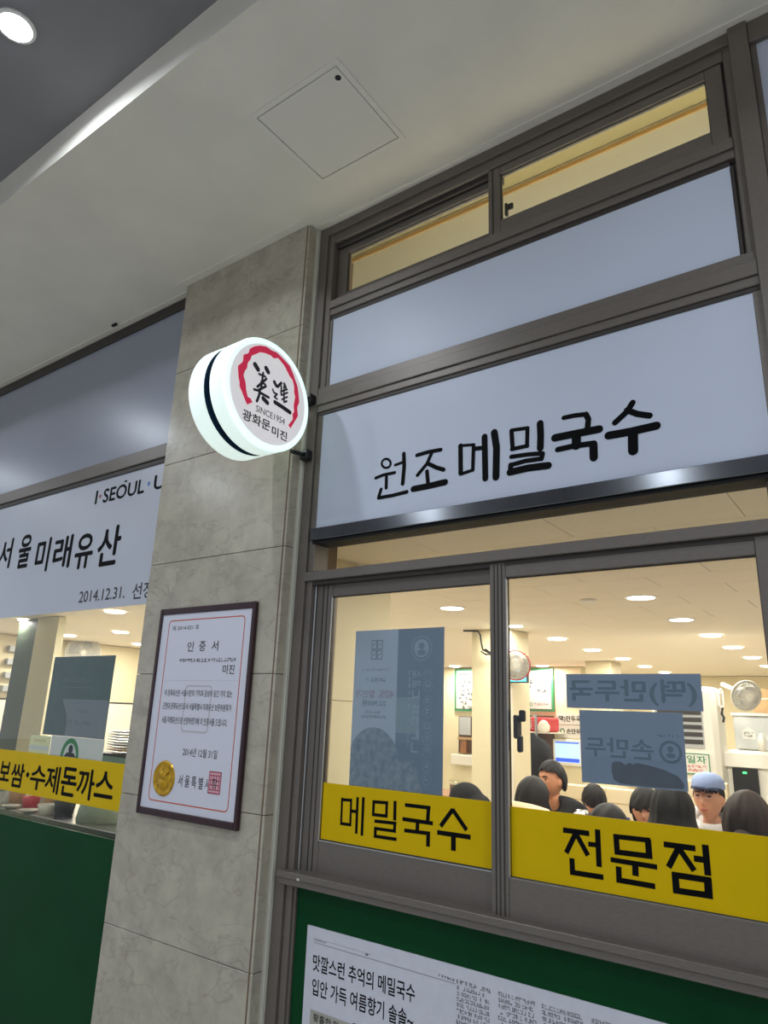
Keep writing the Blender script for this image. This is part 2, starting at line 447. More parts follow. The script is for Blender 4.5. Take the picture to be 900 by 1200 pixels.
STROKES = {
  'brush_won': [[0.0094,[[-1.4865,2.4677],[-1.489,2.4589],[-1.4966,2.4536],[-1.5074,2.4531],[-1.5184,2.4576],[-1.5267,2.4659],[-1.5301,2.4759],[-1.5276,2.4848],[-1.5199,2.4901],[-1.509,2.4906],[-1.498,2.4859],[-1.4898,2.4776],[-1.4865,2.4677]]],[0.013,[[-1.5558,2.4208],[-1.5197,2.4268],[-1.4662,2.4265]]],[0.0144,[[-1.5048,2.4158],[-1.5038,2.3722]]],[0.0108,[[-1.4656,2.4569],[-1.4281,2.462]]],[0.0166,[[-1.4266,2.4953],[-1.4231,2.4429],[-1.4277,2.3761]]],[0.0144,[[-1.5279,2.3701],[-1.539,2.3377],[-1.4714,2.3369],[-1.4076,2.3409]]]],
  'brush_jo': [[0.0152,[[-1.3667,2.4775],[-1.314,2.4806],[-1.2624,2.4784]]],[0.0144,[[-1.3015,2.4736],[-1.3213,2.4352],[-1.362,2.3982]]],[0.0159,[[-1.3196,2.4371],[-1.2799,2.4128],[-1.2491,2.3992]]],[0.0159,[[-1.3206,2.4056],[-1.3146,2.357]]],[0.0238,[[-1.379,2.3473],[-1.3111,2.3477],[-1.2421,2.3505]]]],
  'brush_me': [[0.0181,[[-1.1798,2.477],[-1.1783,2.3728]]],[0.0108,[[-1.1837,2.4778],[-1.1252,2.4701]]],[0.0144,[[-1.1267,2.4675],[-1.1296,2.376]]],[0.0123,[[-1.1791,2.3694],[-1.1296,2.376]]],[0.0159,[[-1.1221,2.4538],[-1.0861,2.4507]]],[0.0224,[[-1.083,2.4912],[-1.0807,2.3368]]],[0.026,[[-1.0452,2.4987],[-1.037,2.4407],[-1.0402,2.3345]]]],
  'brush_mil': [[0.0159,[[-0.9797,2.4914],[-0.9765,2.425]]],[0.013,[[-0.9797,2.4928],[-0.9196,2.4878]]],[0.0144,[[-0.9211,2.4867],[-0.9239,2.4232]]],[0.0144,[[-0.9794,2.4235],[-0.9225,2.4242]]],[0.0238,[[-0.8752,2.4942],[-0.8745,2.448],[-0.877,2.4069]]],[0.0152,[[-0.9819,2.3967],[-0.9232,2.3933],[-0.8696,2.3868]]],[0.0173,[[-0.8696,2.3854],[-0.874,2.3691]]],[0.0159,[[-0.874,2.3691],[-0.9305,2.3719],[-0.9803,2.3678]]],[0.0188,[[-0.9845,2.3673],[-0.9863,2.3432]]],[0.0246,[[-0.9877,2.3422],[-0.9243,2.3454],[-0.8512,2.3411]]]],
  'brush_guk': [[0.0159,[[-0.7926,2.4955],[-0.7555,2.4948],[-0.721,2.4907]]],[0.0188,[[-0.7192,2.4903],[-0.7114,2.4714],[-0.7167,2.4368]]],[0.026,[[-0.8254,2.4321],[-0.7518,2.4315],[-0.6791,2.4304]]],[0.0303,[[-0.7534,2.422],[-0.7547,2.3911]]],[0.0188,[[-0.8171,2.3895],[-0.7598,2.3909],[-0.6983,2.3866]]],[0.026,[[-0.6996,2.3836],[-0.7005,2.3395]]]],
  'brush_su': [[0.0188,[[-0.5711,2.4945],[-0.59,2.4686],[-0.6284,2.4408]]],[0.0195,[[-0.5897,2.4736],[-0.5593,2.4538],[-0.5242,2.4399]]],[0.026,[[-0.6506,2.4025],[-0.5797,2.4009],[-0.5068,2.4033]]],[0.0303,[[-0.5766,2.3965],[-0.5791,2.3385]]]],
  'yel_me': [[0.0094,[[-1.6719,1.2588],[-1.671,1.1708]]],[0.01,[[-1.6759,1.2521],[-1.6264,1.2542]]],[0.0094,[[-1.631,1.2595],[-1.6298,1.1714]]],[0.01,[[-1.6749,1.1745],[-1.6257,1.1754]]],[0.0105,[[-1.63,1.2199],[-1.6027,1.2196]]],[0.0111,[[-1.6027,1.2668],[-1.6021,1.1501]]],[0.0117,[[-1.5773,1.2692],[-1.5774,1.147]]]],
  'yel_mil': [[0.0111,[[-1.5323,1.2631],[-1.5326,1.2147]]],[0.0105,[[-1.5376,1.2585],[-1.4709,1.2609]]],[0.0111,[[-1.4771,1.2643],[-1.477,1.2146]]],[0.0105,[[-1.5382,1.2182],[-1.4719,1.2197]]],[0.0129,[[-1.4433,1.2701],[-1.4423,1.2095]]],[0.0105,[[-1.5263,1.1987],[-1.4348,1.2014]]],[0.0117,[[-1.4414,1.2037],[-1.4422,1.1721]]],[0.01,[[-1.5265,1.1761],[-1.4358,1.1773]]],[0.0117,[[-1.5206,1.1798],[-1.521,1.1483]]],[0.0105,[[-1.5267,1.1521],[-1.4323,1.1533]]]],
  'yel_guk': [[0.0117,[[-1.4031,1.2615],[-1.3027,1.2623]]],[0.0141,[[-1.3102,1.2654],[-1.3129,1.2208]]],[0.0123,[[-1.4113,1.2178],[-1.2926,1.2174]]],[0.0141,[[-1.3514,1.2185],[-1.3524,1.1866]]],[0.0117,[[-1.4031,1.1841],[-1.3023,1.1864]]],[0.0146,[[-1.3097,1.1888],[-1.31,1.1472]]]],
  'yel_su': [[0.0141,[[-1.219,1.2669],[-1.2641,1.2121]]],[0.0141,[[-1.2208,1.2668],[-1.1693,1.2119]]],[0.0141,[[-1.2764,1.1932],[-1.1551,1.1935]]],[0.0176,[[-1.2165,1.1934],[-1.2161,1.1474]]]],
  'yer_jeon': [[0.0156,[[-0.8465,1.2523],[-0.7704,1.252]]],[0.0156,[[-0.8084,1.2504],[-0.8392,1.1942]]],[0.0156,[[-0.8085,1.2475],[-0.7767,1.1959]]],[0.0139,[[-0.7748,1.2252],[-0.7483,1.2257]]],[0.0168,[[-0.7468,1.2654],[-0.7468,1.1719]]],[0.0168,[[-0.8232,1.1829],[-0.8226,1.1431]]],[0.015,[[-0.8301,1.1472],[-0.7361,1.148]]]],
  'yer_mun': [[0.0139,[[-0.7042,1.2534],[-0.6062,1.2552]]],[0.0173,[[-0.6966,1.259],[-0.6953,1.2102]]],[0.0185,[[-0.6124,1.2572],[-0.6116,1.211]]],[0.015,[[-0.7027,1.2152],[-0.604,1.217]]],[0.0139,[[-0.7146,1.1946],[-0.5932,1.1934]]],[0.0185,[[-0.6492,1.1949],[-0.6502,1.1641]]],[0.0168,[[-0.694,1.1804],[-0.6942,1.1425]]],[0.015,[[-0.7019,1.1477],[-0.6012,1.1471]]]],
  'yer_jeom': [[0.0156,[[-0.573,1.2503],[-0.4954,1.2501]]],[0.0162,[[-0.5357,1.2479],[-0.5647,1.1971]]],[0.0162,[[-0.5359,1.2462],[-0.5024,1.1982]]],[0.0162,[[-0.5014,1.2266],[-0.4737,1.2265]]],[0.0179,[[-0.4716,1.2619],[-0.471,1.1917]]],[0.0162,[[-0.5575,1.1814],[-0.464,1.1817]]],[0.0191,[[-0.5497,1.1861],[-0.5495,1.1409]]],[0.0208,[[-0.4723,1.1864],[-0.4729,1.1398]]],[0.0162,[[-0.5574,1.1457],[-0.4644,1.1475]]]],
  'mi': [[0.0153,[[-0.3872,2.8092],[-0.3718,2.7971]]],[0.0144,[[-0.3302,2.8194],[-0.3187,2.8093]]],[0.0063,[[-0.3642,2.7802],[-0.3307,2.7835]]],[0.0072,[[-0.3433,2.7939],[-0.3449,2.7592],[-0.3468,2.727]]],[0.0072,[[-0.3661,2.7255],[-0.3242,2.7772]]],[0.0063,[[-0.3498,2.7526],[-0.3269,2.7511]]],[0.0072,[[-0.3807,2.7083],[-0.3617,2.7118],[-0.3235,2.7457]]],[0.0081,[[-0.3516,2.7205],[-0.3539,2.6928],[-0.362,2.6673]]],[0.0081,[[-0.3501,2.7077],[-0.3046,2.7061]]],[0.0135,[[-0.3313,2.6908],[-0.3087,2.682]]]],
  'jin': [[0.0117,[[-0.2812,2.7819],[-0.27,2.7706]]],[0.009,[[-0.2439,2.7933],[-0.2621,2.7693]]],[0.0099,[[-0.2272,2.7957],[-0.2188,2.7852]]],[0.0063,[[-0.2862,2.7477],[-0.2791,2.737],[-0.2615,2.7373],[-0.2744,2.7207],[-0.2594,2.7176]]],[0.0135,[[-0.2691,2.7],[-0.2273,2.6961],[-0.1842,2.6898]]],[0.0067,[[-0.2424,2.7799],[-0.2399,2.7462]]],[0.0067,[[-0.2278,2.7838],[-0.2213,2.7238]]],[0.0054,[[-0.2429,2.7566],[-0.2091,2.7799]]],[0.0054,[[-0.2383,2.7423],[-0.2059,2.7672]]],[0.0054,[[-0.2335,2.7258],[-0.2057,2.7486]]],[0.0063,[[-0.2208,2.7193],[-0.2068,2.7296]]]],
  'ring_outer': [[-0.4071,2.6354],[-0.4194,2.6487],[-0.4386,2.6755],[-0.4522,2.6915],[-0.4542,2.708],[-0.4618,2.7264],[-0.47,2.7665],[-0.448,2.7941],[-0.4488,2.8227],[-0.424,2.841],[-0.4225,2.8598],[-0.3987,2.8825],[-0.3725,2.8982],[-0.3394,2.9094],[-0.3099,2.9062],[-0.2808,2.9105],[-0.2433,2.8994],[-0.205,2.8859],[-0.1837,2.8618],[-0.1688,2.8396],[-0.1527,2.8178],[-0.145,2.7923],[-0.1359,2.7532],[-0.1458,2.7258],[-0.1372,2.6915],[-0.1561,2.6565],[-0.1742,2.6245]],
  'ring_inner': [[-0.3824,2.6548],[-0.3948,2.6673],[-0.4082,2.6662],[-0.4194,2.6922],[-0.4255,2.7202],[-0.4387,2.7409],[-0.4345,2.7626],[-0.4245,2.7781],[-0.4245,2.8004],[-0.4121,2.8195],[-0.4098,2.8363],[-0.3845,2.8572],[-0.3693,2.8712],[-0.3417,2.8795],[-0.3132,2.8836],[-0.295,2.878],[-0.2726,2.8907],[-0.2343,2.8726],[-0.2173,2.8565],[-0.2001,2.8403],[-0.1838,2.8331],[-0.172,2.8096],[-0.1692,2.7823],[-0.1613,2.7667],[-0.1665,2.727],[-0.1607,2.7012],[-0.1687,2.6888],[-0.1646,2.6672],[-0.1874,2.6334]],
}

# ================================================================== THE SETTING
H = 3.70          # soffit height
HU = 3.86         # arcade ceiling height
fl = obox('floor', 'pavement', None, -30, 26, -32, 0.06, -0.1, 0.0)
tag(fl, 'grey paved arcade floor in front of the shop', None, None, 'structure')
# soffit with its lit front edge
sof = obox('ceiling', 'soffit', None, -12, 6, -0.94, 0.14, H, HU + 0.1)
tag(sof, 'beige painted soffit running along the top of the shop windows', None, None, 'structure')
obox('ceiling_clip', 'black', sof, -3.52, -3.48, -0.06, -0.045, H - 0.012, H)
obox('edge_bead', 'hatch', sof, -1.93, 6, -0.034, -0.029, H - 0.004, H)
obox('edge_bead', 'hatch', sof, -2.86, -1.91, -0.105, -0.10, H - 0.004, H)
obox('edge_bead', 'hatch', sof, -12, -2.86, -0.034, -0.029, H - 0.004, H)
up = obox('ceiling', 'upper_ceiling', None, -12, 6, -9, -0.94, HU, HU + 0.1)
tag(up, 'dark grey raised arcade ceiling beyond the soffit edge', None, None, 'structure')

# access hatch in the soffit
hx0, hx1, hy0, hy1 = -1.722, -1.290, -0.646, -0.227
ah = empty('access_hatch', ((hx0 + hx1) / 2, (hy0 + hy1) / 2, H), 'square painted access hatch set flush into the soffit', 'hatch')
bm = B()
for a in ((hx0, hx0 + 0.020, hy0, hy1), (hx1 - 0.020, hx1, hy0, hy1), (hx0 + 0.02, hx1 - 0.02, hy0, hy0 + 0.020), (hx0 + 0.02, hx1 - 0.02, hy1 - 0.020, hy1)):
    box(bm, a[0], a[1], a[2], a[3], H - 0.006, H)
mobj('hatch_frame', bm, 'hatch', ah)
bm = B()
for a in ((hx0 + 0.020, hx0 + 0.0235, hy0 + 0.02, hy1 - 0.02), (hx1 - 0.0235, hx1 - 0.020, hy0 + 0.02, hy1 - 0.02), (hx0 + 0.02, hx1 - 0.02, hy0 + 0.02, hy0 + 0.0235), (hx0 + 0.02, hx1 - 0.02, hy1 - 0.0235, hy1 - 0.02)):
    box(bm, a[0], a[1], a[2], a[3], H - 0.0012, H)
mobj('shadow_gap', bm, 'gasket', ah)
obox('hatch_panel', 'hatch', ah, hx0 + 0.0235, hx1 - 0.0235, hy0 + 0.0235, hy1 - 0.0235, H - 0.005, H)
mobj('latch_hole', fix(lathe(B(), ((0.011, H - 0.0065), (0.011, H - 0.004)), 'z', (-1.335, -0.585, 0), 16)), 'black', ah)

# exterior downlights in the raised ceiling
def downlight_out(x, y, label):
    t = empty('ceiling_downlight', (x, y, HU), label, 'ceiling light', 'round downlights of the arcade ceiling')
    mobj('trim_ring', fix(lathe(B(), ((0.068, HU), (0.068, HU - 0.006), (0.056, HU - 0.010), (0.054, HU - 0.004)), 'z', (x, y, 0), 32, False)), 'lamp_trim', t)
    mobj('lens', fix(lathe(B(), ((0.055, HU - 0.002), (0.053, HU - 0.012), (0.030, HU - 0.019), (0.002, HU - 0.021)), 'z', (x, y, 0), 32)), 'lamp_out', t, True)
    ld = bpy.data.lights.new('downlight', 'AREA')
    ld.shape = 'DISK'; ld.size = 0.10; ld.energy = 8.0; ld.color = (0.83, 0.91, 1.0)
    ld.spread = R(165)
    lo = bpy.data.objects.new('downlight_beam', ld)
    lo.location = (x, y, HU - 0.03)
    WL[lo.name] = Vector((x, y, HU - 0.03))
    link(lo, t)
    return t
downlight_out(-2.255, -1.292, 'glowing round downlight at the top left corner of the photo')
NTH = 'first second third fourth fifth'.split()
for k, x in enumerate((-7.55, -5.0, 0.6, 3.2)):
    downlight_out(x, -1.292, '%s downlight from the left in the row along the windows, beyond the photo' % NTH[k])
for k, x in enumerate((-8.4, -5.75, -3.1, -0.4, 2.3)):
    downlight_out(x, -2.75, '%s downlight from the left in the middle row of the arcade ceiling' % NTH[k])
for k, x in enumerate((-7.0, -4.3, -1.6, 1.1, 3.8)):
    downlight_out(x, -4.6, '%s downlight from the left in the outer row of the arcade ceiling' % NTH[k])

# marble pillar, slab by slab
pil = empty('wall_pillar', (-2.385, 0.1, 0), 'marble clad pillar between the two shop windows', None, None, 'structure')
obox('core', 'joint_brown', pil, -2.812, -1.958, -0.045, 0.28, 0, H)
zs = [0.0, 0.18, 0.68, 1.18, 1.68, 2.18, 2.68, 3.18, 3.70]
for a, b in zip(zs, zs[1:]):
    obox('marble_slab', 'marble', pil, -2.817, -1.957, -0.062, -0.042, a + 0.0012, b - 0.0012, 0.0015)
    obox('marble_slab', 'marble', pil, -1.953, -1.940, -0.060, -0.002, a + 0.0012, b - 0.0012, 0.0015)
    obox('marble_slab', 'marble', pil, -2.820, -2.806, -0.040, 0.27, a + 0.0012, b - 0.0012, 0.0015)
obox('corner_bead', 'joint_brown', pil, -1.958, -1.952, -0.061, -0.05, 0, H)
obox('sealant', 'caulk', pil, -1.944, -1.926, -0.016, 0.01, 0, H, 0.003)

# ---------------------------------------------------------------- main window bay
W1 = empty('window_1', (-1.06, 0.05, 0.96), 'tall dark bronze aluminium shop window right of the pillar', None, None, 'structure')
def member(name, x0, x1, z0, z1, y0=0.0, y1=0.10, m='frame', p=None, bev=0.002):
    return obox(name, m, p or W1, x0, x1, y0, y1, z0, z1, bev)
# jambs and head
member('jamb', -1.930, -1.880, 0.0, H, 0.0, 0.10)
member('jamb', -1.880, -1.850, 0.0, H, 0.012, 0.10)
member('jamb', -0.190, -0.136, 0.0, H, -0.012, 0.10)
member('jamb', -0.214, -0.190, 1.005, H - 0.04, 0.012, 0.10)
member('jamb', -0.242, -0.190, 1.005, H - 0.04, 0.044, 0.12)
member('head', -1.930, -0.190, 3.655, H, 0.002, 0.10)
member('head', -1.850, -0.214, 3.612, 3.655, 0.014, 0.05)
member('head', -1.850, -1.063, 3.590, 3.612, 0.030, 0.05, 'frame_dark')
member('head', -1.850, -1.035, 3.590, 3.655, 0.05, 0.10, 'frame_dark')
# transoms
member('transom', -1.850, -0.214, 3.262, 3.300, 0.004, 0.11)
member('transom', -1.850, -0.214, 3.232, 3.262, 0.014, 0.10)
member('transom', -1.850, -0.232, 3.212, 3.232, 0.022, 0.10, 'frame_dark')
member('transom', -1.880, -0.190, 2.798, 2.846, -0.004, 0.10)
member('transom', -1.880, -0.190, 2.846, 2.880, 0.003, 0.10)
member('transom', -1.880, -0.190, 2.768, 2.798, 0.004, 0.10)
member('transom', -1.880, -0.190, 2.752, 2.768, 0.010, 0.10, 'frame_dark')
member('transom', -1.862, -0.190, 2.203, 2.252, -0.006, 0.10, 'steel_bar')
member('transom', -1.862, -0.190, 2.192, 2.203, 0.008, 0.10, 'gasket')
member('transom', -1.880, -0.190, 2.040, 2.076, -0.004, 0.10)
member('transom', -1.850, -0.214, 2.024, 2.040, 0.012, 0.10, 'frame_dark')
# blank white infill panel
obox('white_panel', 'panel_white', W1, -1.855, -0.232, 0.024, 0.030, 2.872, 3.222)
member('stop_bead', -0.236, -0.222, 2.88, 3.21, 0.024, 0.06, 'frame_dark')
member('stop_bead', -1.862, -1.836, 2.88, 3.21, 0.018, 0.06, 'frame')
# fixed glass strip under the sign
obox('glass_pane', 'glass', W1, -1.852, -0.190, 0.040, 0.045, 2.070, 2.196)
# upper sliding sashes
def sash(name_x0, x1, z0, z1, wl, wr, wb, wt, y0, y1, gy):
    s = mobj('sash', frame_ring(B(), name_x0, x1, z0, z1, wl, wr, wb, wt, y0, y1), 'frame', W1)
    gx0, gx1, gz0, gz1 = name_x0 + wl, x1 - wr, z0 + wb, z1 - wt
    obox('glass_pane', 'glass', s, gx0 - 0.004, gx1 + 0.004, gy, gy + 0.004, gz0 - 0.004, gz1 + 0.004)
    mobj('gasket', frame_ring(B(), gx0 - 0.001, gx1 + 0.001, gz0 - 0.001, gz1 + 0.001, 0.004, 0.004, 0.004, 0.004, gy - 0.004, gy + 0.006, 0.0), 'frame_dark', s)
    return s
su1 = sash(-1.850, -1.035, 3.300, 3.590, 0.057, 0.03, 0.052, 0.034, 0.046, 0.075, 0.056)
su2 = sash(-1.063, -0.222, 3.296, 3.604, 0.050, 0.050, 0.064, 0.034, 0.014, 0.043, 0.026)
obox('stile_rib', 'frame_dark', su2, -1.045, -1.041, 0.011, 0.016, 3.30, 3.60)
lt = mobj('latch', box(box(B(), -1.010, -1.000, 0.044, 0.062, 3.40, 3.455, 0.003), -1.002, -0.978, 0.050, 0.062, 3.425, 3.452, 0.004), 'black', su2)
# lower sliding sashes
member('side_track', -1.850, -1.842, 1.005, 2.03, 0.030, 0.10, 'steel')
sl1 = sash(-1.842, -1.040, 1.000, 2.036, 0.077, 0.03, 0.112, 0.058, 0.040, 0.070, 0.049)
sl2 = sash(-1.066, -0.214, 1.000, 2.036, 0.056, 0.068, 0.108, 0.050, 0.012, 0.040, 0.028)
for dx in (-1.051, -1.038, -1.024):
    obox('stile_rib', 'frame_dark', sl2, dx, dx + 0.003, 0.010, 0.014, 1.005, 2.03)
obox('stile_rib', 'frame_dark', sl1, -1.812, -1.808, 0.038, 0.042, 1.005, 2.03)
obox('stile_rib', 'frame_dark', sl1, -1.790, -1.787, 0.038, 0.042, 1.005, 2.03)
obox('glazing_bead', 'steel', sl1, -1.767, -1.763, 0.040, 0.049, 1.108, 1.98)
obox('glazing_bead', 'steel', sl1, -1.763, -1.070, 0.040, 0.049, 1.108, 1.112)
obox('glazing_bead', 'steel', sl2, -1.011, -1.007, 0.014, 0.028, 1.108, 1.985)
obox('glazing_bead', 'steel', sl2, -1.007, -0.282, 0.018, 0.028, 1.105, 1.109)
bm = B()
box(bm, -1.004, -0.990, 0.040, 0.075, 1.49, 1.56, 0.004)
box(bm, -0.992, -0.972, 0.055, 0.070, 1.54, 1.575, 0.004)
box(bm, -1.000, -0.985, 0.055, 0.075, 1.45, 1.50, 0.004)
mobj('latch', bm, 'black', sl2)
# sill
member('sill', -1.900, -0.190, 0.984, 1.006, -0.022, 0.10)
member('sill', -1.900, -0.190, 0.962, 0.984, -0.014, 0.10)
obox('sill_scratch', 'caulk', W1, -1.80, -1.788, -0.0228, -0.021, 0.985, 0.993)

# green apron wall below
gw = obox('wall_front', 'green_board', None, -1.836, -0.190, 0.030, 0.10, 0.0, 0.962)
tag(gw, 'green board wall below the sill of the main window', None, None, 'structure')
obox('edge_strip', 'frame', gw, -1.850, -1.838, 0.022, 0.06, 0.0, 0.962)

# ---------------------------------------------------------------- bay to the right of the mullion
W3 = empty('window_3', (0.9, 0.05, 0.96), 'next shop window bay, only its edge showing at the right', None, None, 'structure')
obox('head', 'frame', W3, -0.136, 3.0, 0.0, 0.10, 3.618, H, 0.002)
obox('jamb', 'frame', W3, -0.136, -0.118, 0.014, 0.10, 0.0, 3.618, 0.002)
obox('white_panel', 'panel_white', W3, -0.118, 3.0, 0.02, 0.03, 2.25, 3.618)
obox('transom', 'frame', W3, -0.136, 3.0, 0.0, 0.10, 2.04, 2.25, 0.002)
obox('glass_pane', 'glass', W3, -0.118, 3.0, 0.03, 0.035, 1.0, 2.04)
obox('sill', 'frame', W3, -0.136, 3.0, -0.02, 0.10, 0.962, 1.005, 0.002)
g3 = obox('wall_right', 'green_board', None, -0.136, 3.0, 0.03, 0.10, 0.0, 0.962)
tag(g3, 'green board wall below the right-hand window bay', None, None, 'structure')

# ---------------------------------------------------------------- bay to the left of the pillar
W2 = empty('window_2', (-4.5, 0.05, 0.96), 'shop window left of the pillar with grey panels above', None, None, 'structure')
XL = -7.6
obox('head', 'frame_dark', W2, XL, -2.82, 0.0, 0.10, 3.636, H - 0.004, 0.002)
obox('grey_panel', 'panel_grey', W2, XL, -2.82, 0.014, 0.022, 2.84, 3.64)
obox('transom', 'frame', W2, XL, -2.82, -0.004, 0.10, 2.768, 2.842, 0.003)
obox('transom', 'frame_dark', W2, XL, -2.82, 0.006, 0.10, 2.742, 2.768, 0.002)
obox('glass_pane', 'glass', W2, XL, -2.82, 0.030, 0.034, 0.60, 2.03)
obox('jamb', 'frame', W2, -2.845, -2.822, 0.0, 0.10, 0, 3.64, 0.002)
g2 = obox('wall_left', 'green_board', None, XL, -2.822, 0.020, 0.0285, 0.0, 0.966)
tag(g2, 'green board wall below the left-hand window', None, None, 'structure')

# ================================================================== SIGNS AND PRINT ON THE FACADE
S = STROKES
PY = lambda y: ('y', y)
sg = obox('sign_panel', 'panel_white', None, -1.862, -0.190, 0.0145, 0.028, 2.248, 2.760)
tag(sg, 'wide white sign panel with large black brush lettering above the sliding windows', 'sign')
for k in ('won', 'jo', 'me', 'mil', 'guk', 'su'):
    strokes('letter', S['brush_' + k], 'ink', sg, PY(0.0136), True, 1.02)
# yellow strips on the two lower sashes
ys = obox('yellow_strip', 'yellow_film', None, -1.7625, -1.070, 0.0474, 0.0486, 1.114, 1.302)
tag(ys, 'yellow film strip with four black letters across the left sliding window', 'window sticker')
for k in ('me', 'mil', 'guk', 'su'):
    strokes('letter', S['yel_' + k], 'ink', ys, PY(0.0472), False, 1.0)
ys = obox('yellow_strip', 'yellow_film', None, -1.0065, -0.284, 0.0263, 0.0276, 1.110, 1.298)
tag(ys, 'yellow film strip with three large black letters across the right sliding window', 'window sticker')
for k in ('jeon', 'mun', 'jeom'):
    strokes('letter', S['yer_' + k], 'ink', ys, PY(0.0261), False, 0.90)
# left bay sign and strip
ls = obox('sign_panel', 'panel_left', None, XL, -2.822, 0.0142, 0.024, 2.016, 2.745)
tag(ls, 'long pale sign panel with black lettering left of the pillar', 'sign')
P = PY(0.0137)
for ch, r_ in zip('서울미래유산', ((-4.545, -4.385, 2.33, 2.515), (-4.29, -4.15, 2.315, 2.515), (-4.07, -3.925, 2.27, 2.465), (-3.87, -3.69, 2.27, 2.455), (-3.64, -3.47, 2.25, 2.44), (-3.42, -3.22, 2.245, 2.452))):
    text('letter', ch, 'ink', ls, P, *r_, bold=0.022)
text('lettering', 'I', 'ink', ls, P, -3.522, -3.508, 2.609, 2.685, bold=0.02)
ring2d('dot', 'red_dot', ls, P, -3.478, 2.648, 0, 0.011)
text('lettering', 'SEOUL', 'ink', ls, P, -3.445, -3.075, 2.605, 2.682, bold=0.022)
rect('lettering', 'ink', ls, P, -3.262, -3.238, 2.692, 2.702)
ring2d('dot', 'blue_dot', ls, P, -3.038, 2.648, 0, 0.012)
text('lettering', 'U', 'ink', ls, P, -2.99, -2.905, 2.605, 2.682, bold=0.022)
text('lettering', '2014.12.31.', 'cert_ink', ls, P, -3.53, -3.115, 2.058, 2.118, bold=0.012)
text('lettering', '선정', 'cert_ink', ls, P, -3.05, -2.89, 2.045, 2.125, bold=0.014)
ly = obox('yellow_strip', 'yellow_film', None, XL, -2.872, 0.0272, 0.0288, 1.082, 1.284)
tag(ly, 'yellow film strip with black lettering across the window left of the pillar', 'window sticker')
P = PY(0.0268)
for ch, r_ in zip('보쌈·수제돈까스', ((-4.075, -3.965, 1.128, 1.222), (-3.945, -3.815, 1.108, 1.222), (-3.79, -3.765, 1.165, 1.185), (-3.745, -3.60, 1.112, 1.225), (-3.595, -3.47, 1.108, 1.232), (-3.45, -3.315, 1.11, 1.236), (-3.305, -3.165, 1.108, 1.24), (-3.155, -3.01, 1.13, 1.24))):
    text('letter', ch, 'ink', ly, P, *r_, bold=0.022)

# newspaper clipping on the green wall
nw = obox('newspaper_clipping', 'newsprint', None, -1.778, -0.42, 0.0245, 0.0295, 0.22, 0.8445)
tag(nw, 'enlarged newspaper clipping mounted on the green wall', 'poster')
P = PY(0.0240)
text('headline', '맛깔스런 추억의 메밀국수', 'ink', nw, P, -1.744, -1.333, 0.716, 0.764, bold=0.012)
text('headline', '입안 가득 여름향기 솔솔~', 'ink', nw, P, -1.742, -1.338, 0.646, 0.694, bold=0.012)
rect('rule', 'news_grey', nw, P, -1.744, -1.19, 0.7975, 0.7990)
rect('rule', 'news_grey', nw, P, -1.744, -1.50, 0.8105, 0.8112)
greek('small_print', 'news_grey', nw, P, -1.744, -1.69, 0.802, 0.809, 1, 0.006)
greek('small_print', 'ink', nw, P, -1.528, -1.508, 0.801, 0.810, 1, 0.009)
greek('small_print', 'ink', nw, P, -1.25, -1.195, 0.802, 0.811, 1, 0.008)
rect('photo_block', 'news_tint', nw, P, -1.744, -1.42, 0.25, 0.604)
text('caption', '황홀한 맛', 'ink', nw, P, -1.73, -1.62, 0.574, 0.596, bold=0.01, d=0.0003)
ring2d('photo_head', 'ink', nw, P, -1.555, 0.585, 0, 0.024, 0.0003)
rect('photo_body', 'news_grey', nw, P, -1.60, -1.51, 0.26, 0.552, 0.0003)
for i, (a, b, v) in enumerate(((-1.188, -1.076, 0.811), (-1.053, -0.940, 0.811), (-0.9235, -0.805, 0.8115), (-0.786, -0.67, 0.812), (-0.65, -0.535, 0.812))):
    greek('text_column', 'news_grey', nw, P, a, b, 0.26, v, 38, 0.0088, 0, (1, 1, 0.98, 1))

# framed certificate on the pillar
PC = -0.062
cf = empty('framed_certificate', (-2.37, PC, 1.115), 'framed white certificate with a gold seal hanging on the pillar', 'certificate')
mobj('frame', frame_ring(B(), -2.672, -2.060, 1.116, 1.962, 0.019, 0.019, 0.027, 0.027, PC - 0.020, PC, 0.003), 'cert_frame', cf)
pp = obox('paper', 'cert_paper', cf, -2.654, -2.078, PC - 0.013, PC - 0.004, 1.142, 1.937)
P = PY(PC - 0.0134)
def rounded(bm, x0, x1, z0, z1, r, wd, d):
    pts = []
    for cx, cz, a0 in ((x1 - r, z1 - r, 0), (x0 + r, z1 - r, 90), (x0 + r, z0 + r, 180), (x1 - r, z0 + r, 270)):
        for k in range(5): pts.append((cx + r * math.cos(R(a0 + k * 22.5)), cz + r * math.sin(R(a0 + k * 22.5))))
    pts.append(pts[0])
    for a, b in zip(pts, pts[1:]): ribbon(bm, P, wd, (a, b), True, d)
    return bm
mobj('border_line', rounded(B(), -2.604, -2.120, 1.174, 1.907, 0.018, 0.0046, 0), 'cert_red', pp)
text('lettering', '제 2014-021 호', 'cert_ink', pp, P, -2.578, -2.40, 1.864, 1.884, bold=0.006)
for ch, a_ in zip('인증서', (-2.462, -2.385, -2.306)):
    text('letter', ch, 'cert_ink', pp, P, a_, a_ + 0.040, 1.772, 1.812, bold=0.012)
greek('lettering', 'cert_ink', pp, P, -2.506, -2.152, 1.722, 1.742, 1, 0.0155)
text('lettering', '미진', 'cert_ink', pp, P, -2.224, -2.156, 1.678, 1.714, bold=0.014)
rect('fold_line', 'cert_faint', pp, P, -2.60, -2.125, 1.652, 1.6532)
mobj('watermark', rounded(B(), -2.442, -2.280, 1.45, 1.63, 0.015, 0.007, 0.0001), 'cert_faint', pp)
